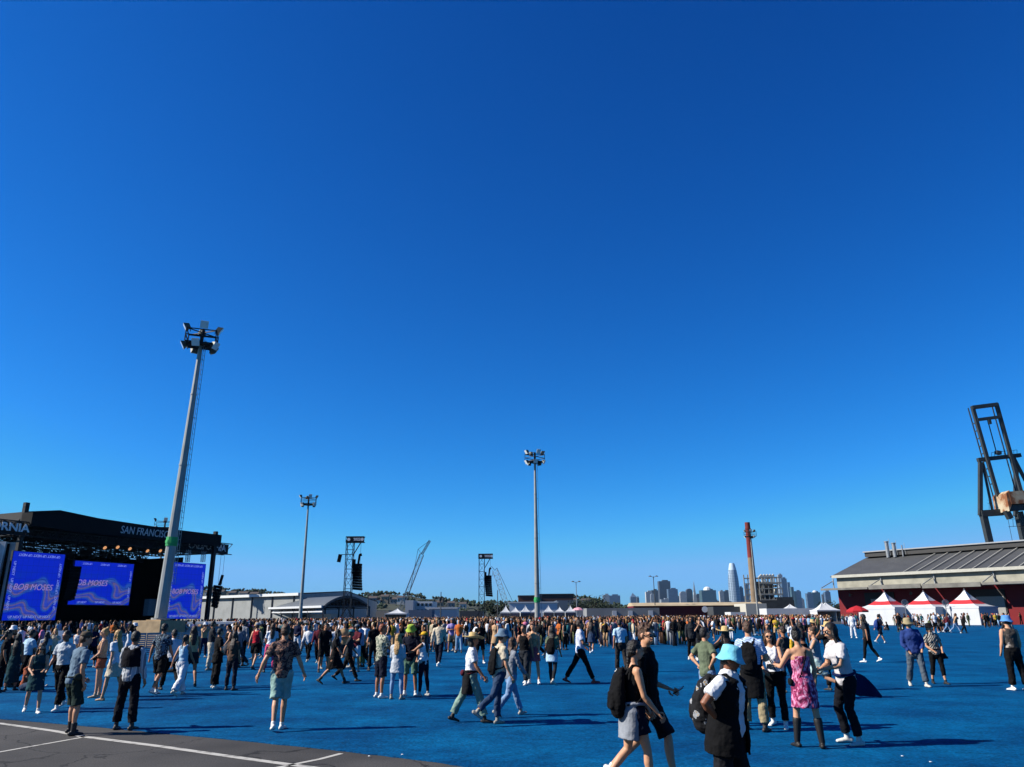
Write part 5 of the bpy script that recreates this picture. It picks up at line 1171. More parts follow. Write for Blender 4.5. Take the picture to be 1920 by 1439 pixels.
# highest tower: tapered, rounded
a = P(1367, 1100, 5000); b = P(1389, 1130, 5000); c = P(1376.5, 1056.5, 5000); H = c.z; cx = P(1379.5, 1140, 5000).x; m_ = MB(); rb = 13 * 5000 / 1480 * .8
m_.lathe((0, 0, 0), [(rb, 0), (rb * 1.0, H * .45), (rb * .9, H * .7), (rb * .72, H * .86), (rb * .55, H * .95), (rb * .42, H), (0, H)], n=16); o = m_.build('skyscraper', tower_mat('tower_glass', '#8fa0ae', '#56687a', .8), smooth=False); o.location = (cx, 5000, 0); tag(o, 'highest tower of the skyline, tapered glass with rounded corners', 'tower', 'skyline towers')
m2 = MB(); m2.lathe((0, 0, 0), [(rb * .735, H * .86), (rb * .565, H * .95), (rb * .43, H)], n=16); m2.build('crown', mat('crown_glass', '#a9bac6', .4), o)
c = P(1301, 1089, 5100); cx = P(1303.5, 1130, 5100).x; H = c.z; q = 8.5 * 5100 / 1480 * .62; m_ = MB(); m_.add([(-q, -q, 0), (q, -q, 0), (q, q, 0), (-q, q, 0), (0, 0, H)], [(0, 1, 4), (1, 2, 4), (2, 3, 4), (3, 0, 4)]); o = m_.build('skyscraper', TM['pale']); o.location = (cx, 5100, 0); tag(o, 'needle pointed pyramid spire tower', 'tower', 'skyline towers')

# ---------------------------------------------------------------- hills with trees and houses
prof = [(120, 1112), (300, 1108), (380, 1106), (440, 1110), (500, 1113), (560, 1122), (640, 1124), (690, 1118), (725, 1115), (770, 1118), (820, 1126), (880, 1131), (960, 1135), (1040, 1128), (1060, 1123), (1090, 1124), (1130, 1133), (1180, 1141), (1260, 1148)]
HY = 900; m_ = MB(); ridge = [P(x, y, HY) for x, y in prof]; n = len(ridge); rr = random.Random(9)
fine = []
for a, b in zip(ridge, ridge[1:]):
    for k in range(6): fine.append(a.lerp(b, k / 6) + Vector((0, rr.uniform(-8, 8), rr.uniform(-.8, .8))))
n = len(fine); rows = [[Vector((p_.x * f, HY + dy, max(-.5, p_.z * h))) for p_ in fine] for f, dy, h in ((.78, -200, 0), (.85, -140, .35), (.92, -70, .7), (1, 0, 1), (1.1, 120, .5), (1.2, 250, 0))]
vs = [v for r_ in rows for v in r_]; m_.add(vs, [(k * n + i, k * n + i + 1, (k + 1) * n + i + 1, (k + 1) * n + i) for k in range(5) for i in range(n - 1)])
tag(m_.build('hills', mat('hill_ground', '#36392d', .95, noise=.3, scale=.02)), kind='structure')
FOL = mat('woodland_leaf', '#2c3826', .9, noise=.5, scale=.05); m_ = MB()
for k in range(900):
    i = rr.randrange(n - 1); row = rr.choice((1, 2, 2, 3, 3, 3)); p_ = rows[row][i].lerp(rows[row][i + 1], rr.random()) + Vector((0, rr.uniform(-25, 25), 0)); s_ = rr.uniform(1.2, 3.2)
    for q in range(5):
        c = p_ + Vector((rr.uniform(-s_, s_), rr.uniform(-s_, s_), rr.uniform(0, s_ * 1.1) + .3)); h = s_ * rr.uniform(.4, .8); a = rr.uniform(0, 6)
        vs = [c + Vector((math.cos(a + t) * h, math.sin(a + t) * h, rr.uniform(-.3, .3) * h)) for t in (0, 1.57, 3.14, 4.71)] + [c + Vector((0, 0, h)), c - Vector((0, 0, h * .6))]
        m_.add(vs, [(0, 1, 4), (1, 2, 4), (2, 3, 4), (3, 0, 4), (1, 0, 5), (2, 1, 5), (3, 2, 5), (0, 3, 5)])
tag(m_.build('woodland', FOL), 'dark green trees covering the far hills', kind='stuff')
HM_ = [mat('house_white', '#b9b6ad', .8), mat('house_tan', '#8f8069', .8), mat('house_grey', '#77797a', .8)]; RM_ = mat('house_roof', '#4b4340', .9)
hl = [(395, 1111, 'white house at the left end of the hill, above the warehouse'), (415, 1110, 'tan house second from the left on the hill'), (437, 1112, 'grey house in the middle of the left hill'), (458, 1113, 'white house right of centre on the left hill'), (478, 1114, 'tan house at the right end of the left hill'),
      (700, 1122, 'white house on the hill right of the arched shelter'), (712, 1126, 'tan house low on the hill right of the arched shelter'), (722, 1119, 'grey house on top of the middle hill'), (738, 1124, 'white house just below the middle hilltop'), (752, 1121, 'tan house below the foot of the lattice crane'), (825, 1130, 'white house beside the power pole'), (846, 1131, 'grey house right of the power pole'),
      (868, 1133, 'white house left of the smaller speaker tower'), (915, 1136, 'white house right of the smaller speaker tower'), (1098, 1126, 'white house on the hill right of the thin street lamp'), (1072, 1126, 'tan house on the hill left of the thin street lamp')]
for i, (x, y, lab) in enumerate(hl):
    Y_ = 800; k = P(x, y, Y_); zf = max(0, k.z - 5); r = empty('house', Vector((k.x, Y_, zf))); tag(r, lab, 'house', 'houses on the hill'); w_ = rr.uniform(6, 9); m_ = MB(); m_.box((0, 0, 1.2), (w_, 8, 5.6 + 2)); m_.build('wall', HM_[i % 3], r)
    m_ = MB(); m_.prism([(-w_ / 2 - .4, -4.4, 5), (-w_ / 2 - .4, 4.4, 5), (-w_ / 2 - .4, 0, 7)], (w_ + .8, 0, 0)); m_.build('roof', RM_, r)
    for q in (-.25, .25): m_ = MB(); m_.box((w_ * q, -4.05, 2.8), (1.3, .15, 1.6)); m_.build('window', GLASSD, r)
# a few single trees near the structures
LEAF = mat('tree_leaf', '#2a3322', .9, noise=.5, scale=.4); BARK = mat('bark', '#4a3d30', .9)
def tree(x, yt, Y, w_, lab, seed):
    rr = random.Random(seed); k = P(x, yt, Y); H = k.z; r = empty('tree', Vector((k.x, Y, 0))); tag(r, lab, 'tree'); m_ = MB(); m_.cyl((0, 0, 0), (0, 0, H * .6), .35, .18, n=7)
    for q in range(6): a = q * 1.05; m_.cyl((0, 0, H * .3 + q * .2), (math.cos(a) * w_ * .3, math.sin(a) * w_ * .3, H * .7), .12, .05, n=5)
    m_.build('trunk', BARK, r); m_ = MB()
    cl = [(rr.uniform(-1, 1) * w_ * .36, rr.uniform(-1, 1) * w_ * .36, H * rr.uniform(.45, .88), rr.uniform(.14, .26) * w_) for _ in range(14)]
    for cx_, cy_, cz_, cr_ in cl:
        for q in range(70):
            v = Vector((rr.gauss(0, 1), rr.gauss(0, 1), rr.gauss(0, .8))).normalized() * cr_ * rr.uniform(.5, 1.1); c = Vector((cx_, cy_, cz_)) + v; a = Vector((rr.gauss(0, 1), rr.gauss(0, 1), rr.gauss(0, 1))).normalized() * .28; b_ = a.orthogonal().normalized() * .22; m_.add([c - a, c - b_, c + a, c + b_], [(0, 1, 2, 3)])
    m_.build('crown', LEAF, r)
tree(931, 1130, 235, 8, 'round dark bush tree left of the pale crane foot', 1); tree(1110, 1118, 330, 11, 'broad dark tree at the right end of the hill', 2); tree(1132, 1131, 300, 8, 'smaller dark tree right of the broad tree', 3); tree(1085, 1128, 320, 9, 'low dark tree behind the thin street lamp', 4); tree(1560, 1133, 215, 7, 'small dark tree left of the red warehouse corner', 5)

# ---------------------------------------------------------------- barriers and platforms by the stage
def barrier(a, b, h, lab, slats=True, group='pale slatted barrier panels'):
    L_ = (b - a).length; ang = math.atan2((b - a).y, (b - a).x); r = empty('barrier_panel', a, ang); tag(r, lab, 'barrier', group); m_ = MB()
    for x in (0.03, L_ - .03): m_.bar((x, 0, 0), (x, 0, h), .05)
    m_.bar((0, 0, h), (L_, 0, h), .05); m_.build('frame', STEEL, r); m_ = MB(); z = .1
    while z < h - .03: m_.box((L_ / 2, 0, z), (L_ - .05, .02, .075 if slats else .03)); z += .11 if slats else .16
    m_.build('slats', mat('slat_grey', '#8f979d', .6) if slats else STEEL, r)
a = P(168, 1200, 44); b = P(431, 1200, 49); a.z = b.z = 0; nP = 8
ords = ['first', 'second', 'third', 'fourth', 'fifth', 'sixth', 'seventh', 'eighth']
for i in range(nP): barrier(a.lerp(b, i / nP) + Vector((.03, 0, 0)), a.lerp(b, (i + 1) / nP), 1.15, f'{ords[i]} from the left of the pale slatted panels below the concrete block')
a = P(-40, 1200, 46); b = P(168, 1200, 46.5); a.z = b.z = 0
for i in range(8): barrier(a.lerp(b, i / 8) + Vector((.03, 0, 0)), a.lerp(b, (i + 1) / 8), 1.1, f'{ords[i]} from the left of the thin steel crowd barriers before the left screens', False, 'thin steel crowd barriers')
def plat(x0, x1, ytop, Y, lab, d=4):
    a = P(x0, ytop, Y); b = P(x1, ytop, Y); r = empty('platform', Vector((a.x, Y, 0))); tag(r, lab, 'platform', 'raised viewing platforms'); W = b.x - a.x; h = a.z; m_ = MB(); m_.box((W / 2, d / 2, h - .08), (W, d, .16)); m_.build('deck', WHITE, r)
    for x in np.arange(.3, W, 2.4): m_ = MB(); m_.bar((x, .2, 0), (x, .2, h - .16), .07); m_.build('leg', STEEL, r)
    m_ = MB(); m_.bar((0, .2, .6), (W, .2, .6), .06); m_.box((W / 2, .25, h * .45), (W, .04, h * .7)); m_.build('side_panel', mat('skirt_grey', '#80858a', .8), r)
plat(328, 440, 1167, 62, 'long white-topped platform right of the concrete block'); plat(443, 640, 1165.5, 80, 'farther white-topped platform before the arched shelter', 3)
# white banner on the barriers
k = P(96, 1193, 43); m_ = MB(); m_.box((0, 0, k.z), (1.25 , .05, .55)); m_.bar((-.5, 0, 0), (-.5, 0, k.z), .04); m_.bar((.5, 0, 0), (.5, 0, k.z), .04); o = m_.build('banner', mat('banner_white', '#aeb8c4', .7)); o.location = (k.x, 43, 0); tag(o, 'small pale banner board standing before the left screens', 'banner')

# ================================================================ PEOPLE IN THE FOREGROUND
c = cloth
BLK = c('black', '#0c0c0e'); NAVY = c('navy', '#0e1222'); WHT = c('white', '#c9cbcf'); GRY = c('grey', '#7d8188'); LGRY = c('light_grey', '#a4a8ac'); JEAN = c('denim', '#2b3b53'); LJEAN = c('light_denim', '#6d86a5')
BEI = c('beige', '#b3a893'); SAGE = c('sage', '#73897c'); OLV = c('olive', '#58614d'); DGRN = c('dark_green', '#1d2c28'); TEAL = c('teal', '#12353b'); DGREY = c('charcoal', '#26282c'); TAN = c('tan', '#b08d6c'); ORG = c('rust', '#8e4d36'); RED = c('red', '#a01f2c'); PINK = c('pink', '#c4476b')
SKYB = c('pale_blue', '#9db7c9'); AQUA = c('aqua', '#6fb9c9'); LIME = c('lime', '#8fa53e'); YEL = c('yellow', '#c59a2a'); STRAW = mat('straw', '#b59c6a', .85, noise=.2, scale=40, bump=.5, bscale=90); KHA = c('khaki', '#8c7f62'); BLU = c('royal_blue', '#26396f'); DBLUE = c('deep_blue', '#141f55'); BURG = c('burgundy', '#4a1823'); GBLU = c('grey_blue', '#5b6f80')
MINT = c('mint', '#829e96')
FLOR = ramp_mat('floral', 'noise', [(0, '#1b1820'), (.44, '#6d4b40'), (.5, '#8a6a58'), (.56, '#2c2430')], 9, dist=1.5)
BFLOR = ramp_mat('blue_floral', 'voronoi', [(0, '#8b97a0'), (.22, '#26384a'), (.4, '#141f2d'), (.62, '#4d6170')], 14)
PKT = ramp_mat('pink_tie_dye', 'noise', [(0, '#2c1428'), (.42, '#64203f'), (.5, '#a0315f'), (.58, '#c48aa6')], 9, dist=2.5, const=False, rot=(0, R(40), 0), sclv=(1, 1, .55))
PLAID = ramp_mat('plaid_white_black', 'wave', [(0, '#131315'), (.5, '#17171a'), (.52, '#b5b0a6'), (.9, '#6d6a66')], 7, dist=2, detail=0, rot=(0, R(35), 0))
BPLD = ramp_mat('blue_plaid', 'wave', [(0, '#8ea6c8'), (.4, '#b9c9dc'), (.55, '#6a86b3'), (.8, '#c6d2e0')], 9, dist=2, detail=1, rot=(0, R(70), 0))
CAMO = ramp_mat('leaf_print', 'noise', [(0, '#50594b'), (.42, '#8b8f7c'), (.5, '#b1ab97'), (.56, '#3c4740')], 12)
STRP = ramp_mat('grey_band_knit', 'wave', [(0, '#9da2a8'), (.5, '#bfc3c6'), (.8, '#6d747c')], 3, dist=0, detail=0)

def zof(px, py, Y): return P(px, py, Y).z
def Pe(px, pf, ph, yaw, lab, dist=None, hx=None, Hmin=1.5, Hmax=1.93, bend=0.0, **kw):
    loc = G(px, pf); Hh = zof(hx if hx is not None else px, ph, loc.y) + bend
    if kw.get('hat'): Hh -= .02
    Hh = max(Hmin, min(Hmax, Hh)); vx = .0095 if loc.y < 11 else (.0125 if loc.y < 20 else .016)
    return person((loc.x, loc.y, 0.016 if pf < 1330 or px > 300 else 0.004), yaw, H=Hh, label=lab, voxel=vx, fingers=loc.y < 17, **kw)
T = lambda k, m, *a: (k, m) + a
# --- the two walkers and the man in the blue bucket hat, nearest the camera
Pe(1196, 1496, 1202, -78, 'person with dark braid, black tank top and navy shorts, walking right near the camera', sex='f', pose=dict(L=[(-8, 3, 34), (15, 3, 8)], A=[(8, 10, 38, 20), (14, 6, 30, 10)], lean=3, hp=-4), skin=0, hair=('braid', 'black'),
   top=('tank', BLK), bottom=('shorts', NAVY, .55), shoes='#d8d8d4', extras=[('backpack', BLK, 'black backpack on the back of the nearest person in a tank top', .085), ('tied', GRY, 185, .0, .36)], Hmax=1.8)
Pe(1222, 1478, 1167, -118, 'person in black tee and shorts with curly brown hair and dark sunglasses, holding a phone', sex='m', pose=dict(L=[(26, 4, 20), (-14, 4, 34)], A=[(-12, 6, 84, -8), (-6, 10, 34, 10)], lean=2, hy=-28, hp=-2), skin=0, hair=('curly', 'brown'), beard=True if False else None,
   top=('tee', BLK), bottom=('shorts', c('black_shorts', '#17181c'), .95), shoes='#c4c4c0', glasses=True, extras=[('phone', 0, 'dark phone held by the curly haired person in black')], Hmax=2.0)
Pe(1380, 1548, 1212, -128, 'large person in pale blue bucket hat, black open vest over white tee, hand on hip', sex='m', pose=dict(L=[(6, 9, 4), (-4, 9, 3)], A=[(-20, 22, 40, 30), (-26, 36, 92, 58)], lean=6, hp=-7, hy=4), build=1.26, skin=2, hair=('short', 'black'),
   top=('tee', WHT), bottom=('shorts', c('black_shorts', '#17181c'), 1.05), shoes='#30302e', hat=('bucket', AQUA), glasses=True,
   extras=[('vest', BLK, -.26, 26), ('backpack', ramp_mat('pack_mesh', 'noise', [(0, '#101013'), (.52, '#17181b'), (.6, '#8d8f92'), (.66, '#9a7a3a')], 9), 'dark backpack with pale and tan side pocket behind the blue bucket hat person', .125)], Hmax=1.74)
# --- right cluster
Pe(1520, 1404, 1180, -3, 'person in pink strapless patterned dress and black knee boots seen from behind', sex='f', pose=dict(L=[(6, 7, 4), (-6, 5, 3)], A=[(26, 28, 70, 10), (8, 12, 30, 30)], hy=-25, roll=-2), skin=0, hair=('bun', 'black'),
   top=('band', PKT), bottom=('dress', PKT, .36), shoes=('#151312', .82), extras=[('strap', BLK, 'black shoulder bag worn across the back over the pink dress')])
Pe(1602, 1398, 1172, 96, 'person in white printed tee facing left, dark blue jacket tied at the waist blowing right', hx=1570, sex='m', pose=dict(L=[(10, 4, 22), (16, 5, 30)], A=[(34, 12, 62, 30), (22, 16, 76, 40)], lean=12, hp=4), skin=0, hair=('long', 'black'), glasses=True, bend=.04,
   top=('tee', c('white_print', '#b9b4b4')), bottom=('jeans', c('black_jeans', '#0f1016')), shoes='#bfbeb6', extras=[('tied', c('dark_blue_cloth', '#101a40'), 190, .42, .48)])
Pe(1462, 1366, 1183, 148, 'person in white tank top, black trousers and white sneakers with sunglasses, facing the camera', hx=1441, sex='f', pose=dict(L=[(14, 6, 6), (-10, 6, 10)], A=[(26, 14, 70, 40), (12, 12, 60, 40)], roll=3, hy=20), skin=0, hair=('long', 'brown'), glasses=True,
   top=('tank', WHT), bottom=('jeans', BLK), shoes='#dadad6', extras=[('strap', BLK, 'thin black bag strap across the white tank top')])
Pe(1420, 1372, 1167, -28, 'person in blue plaid shirt and khaki trousers with black jacket round the waist and backpack', hx=1402, sex='m', pose=dict(L=[(8, 7, 6), (-6, 6, 5)], A=[(20, 10, 62, 20), (16, 14, 74, 30)], hy=12), skin=0, hair=('short', 'brown'),
   top=('tee', BPLD), bottom=('pants', KHA), shoes='#2b2724', extras=[('backpack', BLK, 'small black backpack on the blue plaid shirt', .05), ('tied', BLK, 180, .05, .5)])
Pe(1334, 1362, 1178, -66, 'person in sage green tee and blue jeans with both hands on hips', hx=1330, sex='m', pose='akimbo', skin=0, hair=('short', 'black'), top=('tee', OLV), bottom=('jeans', LJEAN), shoes='#3a3632')
Pe(1372, 1330, 1178, 4, 'person in wide straw hat and dark top between green tee and plaid shirt', sex='f', pose='raise', skin=1, hair=('long', 'dark'), top=('tee', BLK), bottom=('jeans', DGREY), shoes='#22201f', hat=('straw', STRAW))
Pe(1541, 1311, 1176, 66, 'person in grey tank top and pale mint skirt walking away beside the pink dress', sex='f', pose=dict(L=[(-22, 4, 45), (16, 4, 4)], A=[(30, 14, 100, 30), (16, 12, 80, 30)], lean=2), skin=0, hair=('bun', 'brown'), top=('tank', GRY), bottom=('skirt', c('pale_mint', '#8ba19f'), .34), shoes='#dcdcd8')
Pe(1566, 1296, 1168, 20, 'person in black with a straw hat and raised arms behind the white printed tee', sex='m', pose='raise', skin=1, hair=('short', 'black'), top=('tee', BLK), bottom=('jeans', BLK), shoes='#26221f', hat=('sun', STRAW))
Pe(1480, 1300, 1176, 30, 'person in grey singlet and jeans between the white tank top and the pink dress', sex='m', pose='fold', skin=1, hair=('short', 'dark'), top=('tank', DGREY), bottom=('jeans', JEAN), shoes='#6a645c')
Pe(1510, 1262, 1168, -20, 'person in burgundy top with long hair raising a phone, behind the pink dress', sex='f', pose='up', skin=1, hair=('long', 'dark'), top=('crop', BURG), bottom=('jeans', BLK), shoes='#4a4642')
Pe(1450, 1268, 1172, 140, 'person in black hooded top partly hidden behind the plaid shirt', sex='m', pose='stand2', skin=1, hair=('short', 'black'), top=('hood', BLK), bottom=('jeans', DGREY), shoes='#4a4642')
Pe(1493, 1245, 1162, 10, 'person in white shirt with brimmed hat, above the white tank top person', sex='f', pose='front', skin=1, hair=('long', 'brown'), top=('tee', WHT), bottom=('shorts', YEL), shoes='#a09a90', hat=('sun', DGREY))
Pe(1532, 1243, 1163, 170, 'person in yellow top and straw hat above the mint skirt', sex='f', pose='stand', skin=1, hair=('long', 'dark'), top=('crop', YEL), bottom=('jeans', BLK), shoes='#a09a90', hat=('sun', STRAW))
# --- right side
Pe(1724, 1289, 1160, 170, 'person in blue windbreaker, grey jeans and khaki sun hat walking toward the camera', hx=1706, sex='m', pose=dict(L=[(14, 5, 8), (-8, 6, 14)], A=[(4, 16, 50, 50), (0, 14, 46, 50)], roll=5, lean=2), build=1.06, skin=0, hair=('short', 'grey'), top=('jumper', BLU), bottom=('pants', c('slate', '#4a535c')), shoes='#b5b1a6', hat=('bucket', KHA))
Pe(1763, 1284, 1170, 176, 'person in black and white plaid shirt, black capris and black hat, jacket blowing right', hx=1742, sex='f', pose=dict(L=[(10, 3, 5), (-6, 3, 12)], A=[(4, 14, 50, 40), (4, 12, 56, 50)], roll=6), build=1.05, skin=0, hair=('bob', 'brown'), top=('tee', PLAID), bottom=('capri', BLK), shoes='#1f1d1c', hat=('sun', BLK), extras=[('tied', c('dark_jacket', '#15171f'), -92, .36, .34)])
Pe(1912, 1296, 1156, 6, 'bare armed person in blue bucket hat, mottled grey vest and black trousers at right edge', hx=1900, sex='m', pose='stand', build=1.1, skin=0, hair=('short', 'dark'), top=('tank', ramp_mat('mottled_vest', 'noise', [(0, '#3d3833'), (.52, '#57504a'), (.6, '#a79a8c')], 7)), bottom=('pants', BLK), shoes='#d9d9d4', hat=('bucket', c('hat_blue', '#4f83bd')))
Pe(1632, 1243, 1152, 50, 'person in black leggings and white sneakers with long dark hair, alone on the turf', hx=1622, sex='f', pose='step', skin=1, hair=('longer', 'black'), top=('tee', DGREY), bottom=('leggings', BLK), shoes='#e2e2de')
Pe(1653, 1207, 1146, -80, 'person in dark blue top and shorts with backpack right of the black leggings', sex='m', pose='walk', skin=0, hair=('short', 'black'), top=('tee', NAVY), bottom=('shorts', NAVY), shoes='#d2d2ce', extras=[('backpack', BLU, 'blue backpack on the person in dark blue')])
Pe(1602, 1197, 1143, 160, 'person dressed all in white standing left of the black leggings person', sex='m', pose='stand', skin=2, hair=('short', 'black'), top=('hood', WHT), bottom=('pants', WHT), shoes='#d8d8d4')
Pe(1688, 1186, 1144, 172, 'person in black printed tee before the leftmost striped tent', sex='m', pose='stand', skin=0, hair=('short', 'brown'), top=('tee', BLK), bottom=('jeans', DGREY), shoes='#4a4642')
Pe(1852, 1178, 1135, -20, 'person all in black walking right of the rightmost striped tent', sex='m', pose='walk', skin=1, hair=('short', 'black'), top=('jumper', BLK), bottom=('jeans', BLK), shoes='#1c1a19')
Pe(1778, 1187, 1140, -94, 'person in burgundy top and pale jeans walking left of a dark stroller group', sex='f', pose=dict(POSES['walk'], lean=12), skin=1, hair=('long', 'brown'), top=('jumper', BURG), bottom=('jeans', LJEAN), shoes='#d9d9d5')
Pe(1794, 1188, 1140, -96, 'person in dark jacket and light jeans, second of three walkers near the striped tents', sex='f', pose=dict(POSES['walk2'], lean=12), skin=0, hair=('longer', 'brown'), top=('jumper', TAN), bottom=('jeans', LJEAN), shoes='#d9d9d5')
Pe(1810, 1188, 1142, -100, 'person in black, rightmost of three walkers near the striped tents', sex='f', pose=dict(POSES['step'], lean=12), skin=0, hair=('long', 'auburn'), top=('jumper', BLK), bottom=('jeans', BLK), shoes='#2b2927')
Pe(1756, 1187, 1138, 178, 'person in white tee and black shorts before the middle striped tent', sex='m', pose='stand', skin=1, hair=('short', 'black'), top=('tee', WHT), bottom=('shorts', BLK), shoes='#b0aca6')
Pe(1890, 1200, 1150, 110, 'person in grey tee left of the blue bucket hat at right edge', sex='m', pose='fold', skin=1, hair=('short', 'black'), top=('tee', DGREY), bottom=('pants', BLK), shoes='#b0aca6')
# --- centre
Pe(936, 1361, 1182, -66, 'person in grey bucket hat and beige tee with black chest straps and blue jeans', sex='m', pose=dict(L=[(4, 4, 5), (-26, 4, 26)], A=[(6, 10, 16, 12), (10, 8, 20, 12)], lean=5, hp=-4), skin=0, hair=('short', 'brown'), top=('tee', BEI), bottom=('jeans', JEAN), shoes='#8b867c', hat=('bucket', GBLU), extras=[('backpack', BLK, 'black small backpack on the beige tee', .045)])
Pe(958, 1345, 1192, -60, 'person in light jeans walking right, half hidden behind the grey bucket hat', sex='f', pose='walk', skin=0, hair=('long', 'brown'), top=('jumper', GRY), bottom=('jeans', LJEAN), shoes='#9b968c')
Pe(882, 1357, 1186, -84, 'person in straw hat, white tee and sage green trousers striding right', hx=876, sex='f', pose=dict(L=[(-24, 3, 4), (26, 3, 12)], A=[(14, 12, 30, 10), (20, 8, 20, 10)], lean=3), skin=1, hair=('bob', 'black'), top=('tee', WHT), bottom=('pants', SAGE), shoes='#171514', hat=('straw', STRAW), extras=[('fanny', BURG, 'red waist bag behind the sage trousers', 180), ('tied', c('black_cloth', '#131315'), 30, .05, .42)])
Pe(1090, 1283, 1160, -88, 'person in white tee and black trousers with red shoes, striding right', sex='m', pose=dict(L=[(-27, 3, 6), (26, 3, 4)], A=[(10, 14, 42, 30), (14, 10, 60, 40)], lean=0), skin=1, hair=('short', 'dark'), top=('tee', c('white_lilac', '#b9bdcc')), bottom=('jeans', BLK), shoes='#a33a30', extras=[('strap', c('bag_blue', '#3d6fae'), 'bright blue shoulder bag on the white tee walker')])
Pe(1037, 1285, 1176, -24, 'person in pale top with shirt tied at the waist and dark grey leggings', sex='f', pose='step', skin=1, hair=('long', 'black'), top=('tee', OLV), bottom=('leggings', DGREY), shoes='#b5aea2', extras=[('tied', SKYB, 180, 0, .3), ('backpack', BLK, 'thin black backpack on the person in grey leggings', .04)])
Pe(1001, 1284, 1168, 168, 'person in pink and black mini dress with white sneakers and brown curly hair', sex='f', pose='phone', skin=0, hair=('curly', 'auburn'), top=('tank', TAN), bottom=('dress', c('rose', '#8d4a56'), .3), shoes='#e0e0dc')
Pe(984, 1285, 1172, 150, 'person in black singlet and dark trousers left of the pink mini dress', sex='m', pose='step', skin=1, hair=('short', 'dark'), top=('tank', BLK), bottom=('pants', DGREY), shoes='#cfccc4')
Pe(712, 1310, 1172, -48, 'person in leaf print shirt and navy shorts with folded arms', sex='m', pose='fold', skin=1, hair=('short', 'red'), top=('tee', CAMO), bottom=('shorts', NAVY, 1.0), shoes='#d2d2cc', hy=-25)
Pe(743, 1313, 1190, -12, 'blonde person in long grey cardigan and tight light jeans', sex='f', pose='front', skin=0, hair=('long', 'blonde'), top=('long', LGRY, -.24), bottom=('leggings', LJEAN), shoes='#8b8377')
Pe(768, 1306, 1173, 172, 'person in lime green bucket hat, dark top and green shorts facing the camera', sex='m', pose='phone', skin=1, hair=('long', 'blonde'), top=('tee', NAVY), bottom=('shorts', c('moss', '#55725f'), .9), shoes='#c9c9c4', hat=('bucket', LIME))
Pe(793, 1307, 1186, 62, 'person in yellow cap and white tank top with bag tied at the hips', sex='f', pose=dict(L=[(3, 5, 3), (-3, 5, 3)], A=[(55, 10, 20, 20), (0, 10, 20, 20)]), skin=1, hair=('long', 'black'), top=('tank', WHT), bottom=('leggings', NAVY), shoes='#9d9d9a', hat=('cap', YEL), extras=[('strap', c('bag_grey', '#a7a29a'), 'pale shoulder bag on the yellow cap person')])
Pe(822, 1252, 1160, -10, 'person in light grey shirt and dark jeans walking away behind the yellow cap', sex='m', pose='walk', skin=1, hair=('short', 'black'), top=('jumper', BEI), bottom=('jeans', NAVY), shoes='#dddcd6')
Pe(682, 1239, 1168, 10, 'person in white tee and black trousers with shoulder bag, left of the leaf print shirt', sex='m', pose='step', skin=2, hair=('short', 'black'), top=('tee', WHT), bottom=('pants', BLK), shoes='#4a4642', extras=[('strap', BLK, 'black bag on the white tee person left of the leaf print')])
Pe(625, 1284, 1178, -86, 'person in black cape dress and black boots striding right', sex='f', pose='walk', skin=1, hair=('long', 'black'), top=('tee', BLK), bottom=('dress', BLK, .4), shoes=('#171514', .25))
Pe(651, 1279, 1178, -80, 'person in teal cap and dark clothes beside the black cape dress', sex='m', pose='walk2', skin=1, hair=('short', 'black'), top=('tee', DGREY), bottom=('jeans', BLK), shoes='#181615', hat=('cap', c('cap_teal', '#3f7a80')))
Pe(521, 1371, 1173, 8, 'person in brown patterned shirt and pale mint shorts walking away with white shoes', sex='m', pose=dict(L=[(-13, -4, 14), (9, -4, 4)], A=[(-14, 26, 22, 6), (2, 22, 24, 6)], lean=2), skin=0, hair=('short', 'brown'), top=('tee', FLOR), bottom=('shorts', MINT, .95), shoes='#d6d4ca')
# --- left
Pe(232, 1369, 1185, -6, 'person with dark sweater over shoulders, grey banded jumper and black trousers, from behind', sex='m', pose=dict(L=[(2, 7, 2), (-2, 7, 2)], A=[(12, 14, 50, 30), (0, 10, 10, 10)]), skin=1, hair=('short', 'black'), top=('jumper', STRP), bottom=('pants', c('black_navy', '#0e1018')), shoes='#34302c', extras=[('vest', c('navy_sweater', '#0a0b14'), .17, 4)])
Pe(124, 1379, 1184, -34, 'person in grey tee and dark green shorts leaning back with black high-top shoes', hx=158, sex='m', pose=dict(L=[(16, 5, 14), (8, 6, 12)], A=[(16, 10, 40, 10), (-4, 8, 24, 10)], lean=7, hy=-20), skin=0, hair=('short', 'brown'), top=('tee', GBLU), bottom=('shorts', DGRN, 1.0), shoes=('#17171a', .3), hat=('cap', c('cap_brown', '#4a4238')), extras=[('fanny', c('bag_olive', '#30362f'), 'dark olive waist bag on the leaning grey tee person', 100)])
Pe(58, 1338, 1205, 212, 'person in teal mini dress with long wavy hair and white sneakers walking left edge', hx=76, sex='f', pose=dict(L=[(22, 4, 10), (-14, 4, 22)], A=[(18, 10, 66, 30), (10, 10, 60, 30)], lean=4, hp=-16), skin=0, hair=('longer', 'brown'), top=('crop', TEAL), bottom=('dress', TEAL, .36), shoes='#d8d6ce', glasses=True)
Pe(106, 1332, 1182, 170, 'person in white polo shirt and black trousers between teal dress and grey tee', hx=125, sex='m', pose='step', skin=2, hair=('short', 'black'), top=('tee', c('polo', '#a9b1b8')), bottom=('pants', BLK), shoes='#d0cec6')
Pe(180, 1309, 1180, 112, 'person in tan top and rust shorts with black waist bag and sandals', sex='f', pose='front', skin=0, hair=('bun', 'blonde'), top=('tank', TAN), bottom=('shorts', ORG, .45), shoes='#a38c72', extras=[('fanny', BLK, 'black waist bag over rust shorts', 0)])
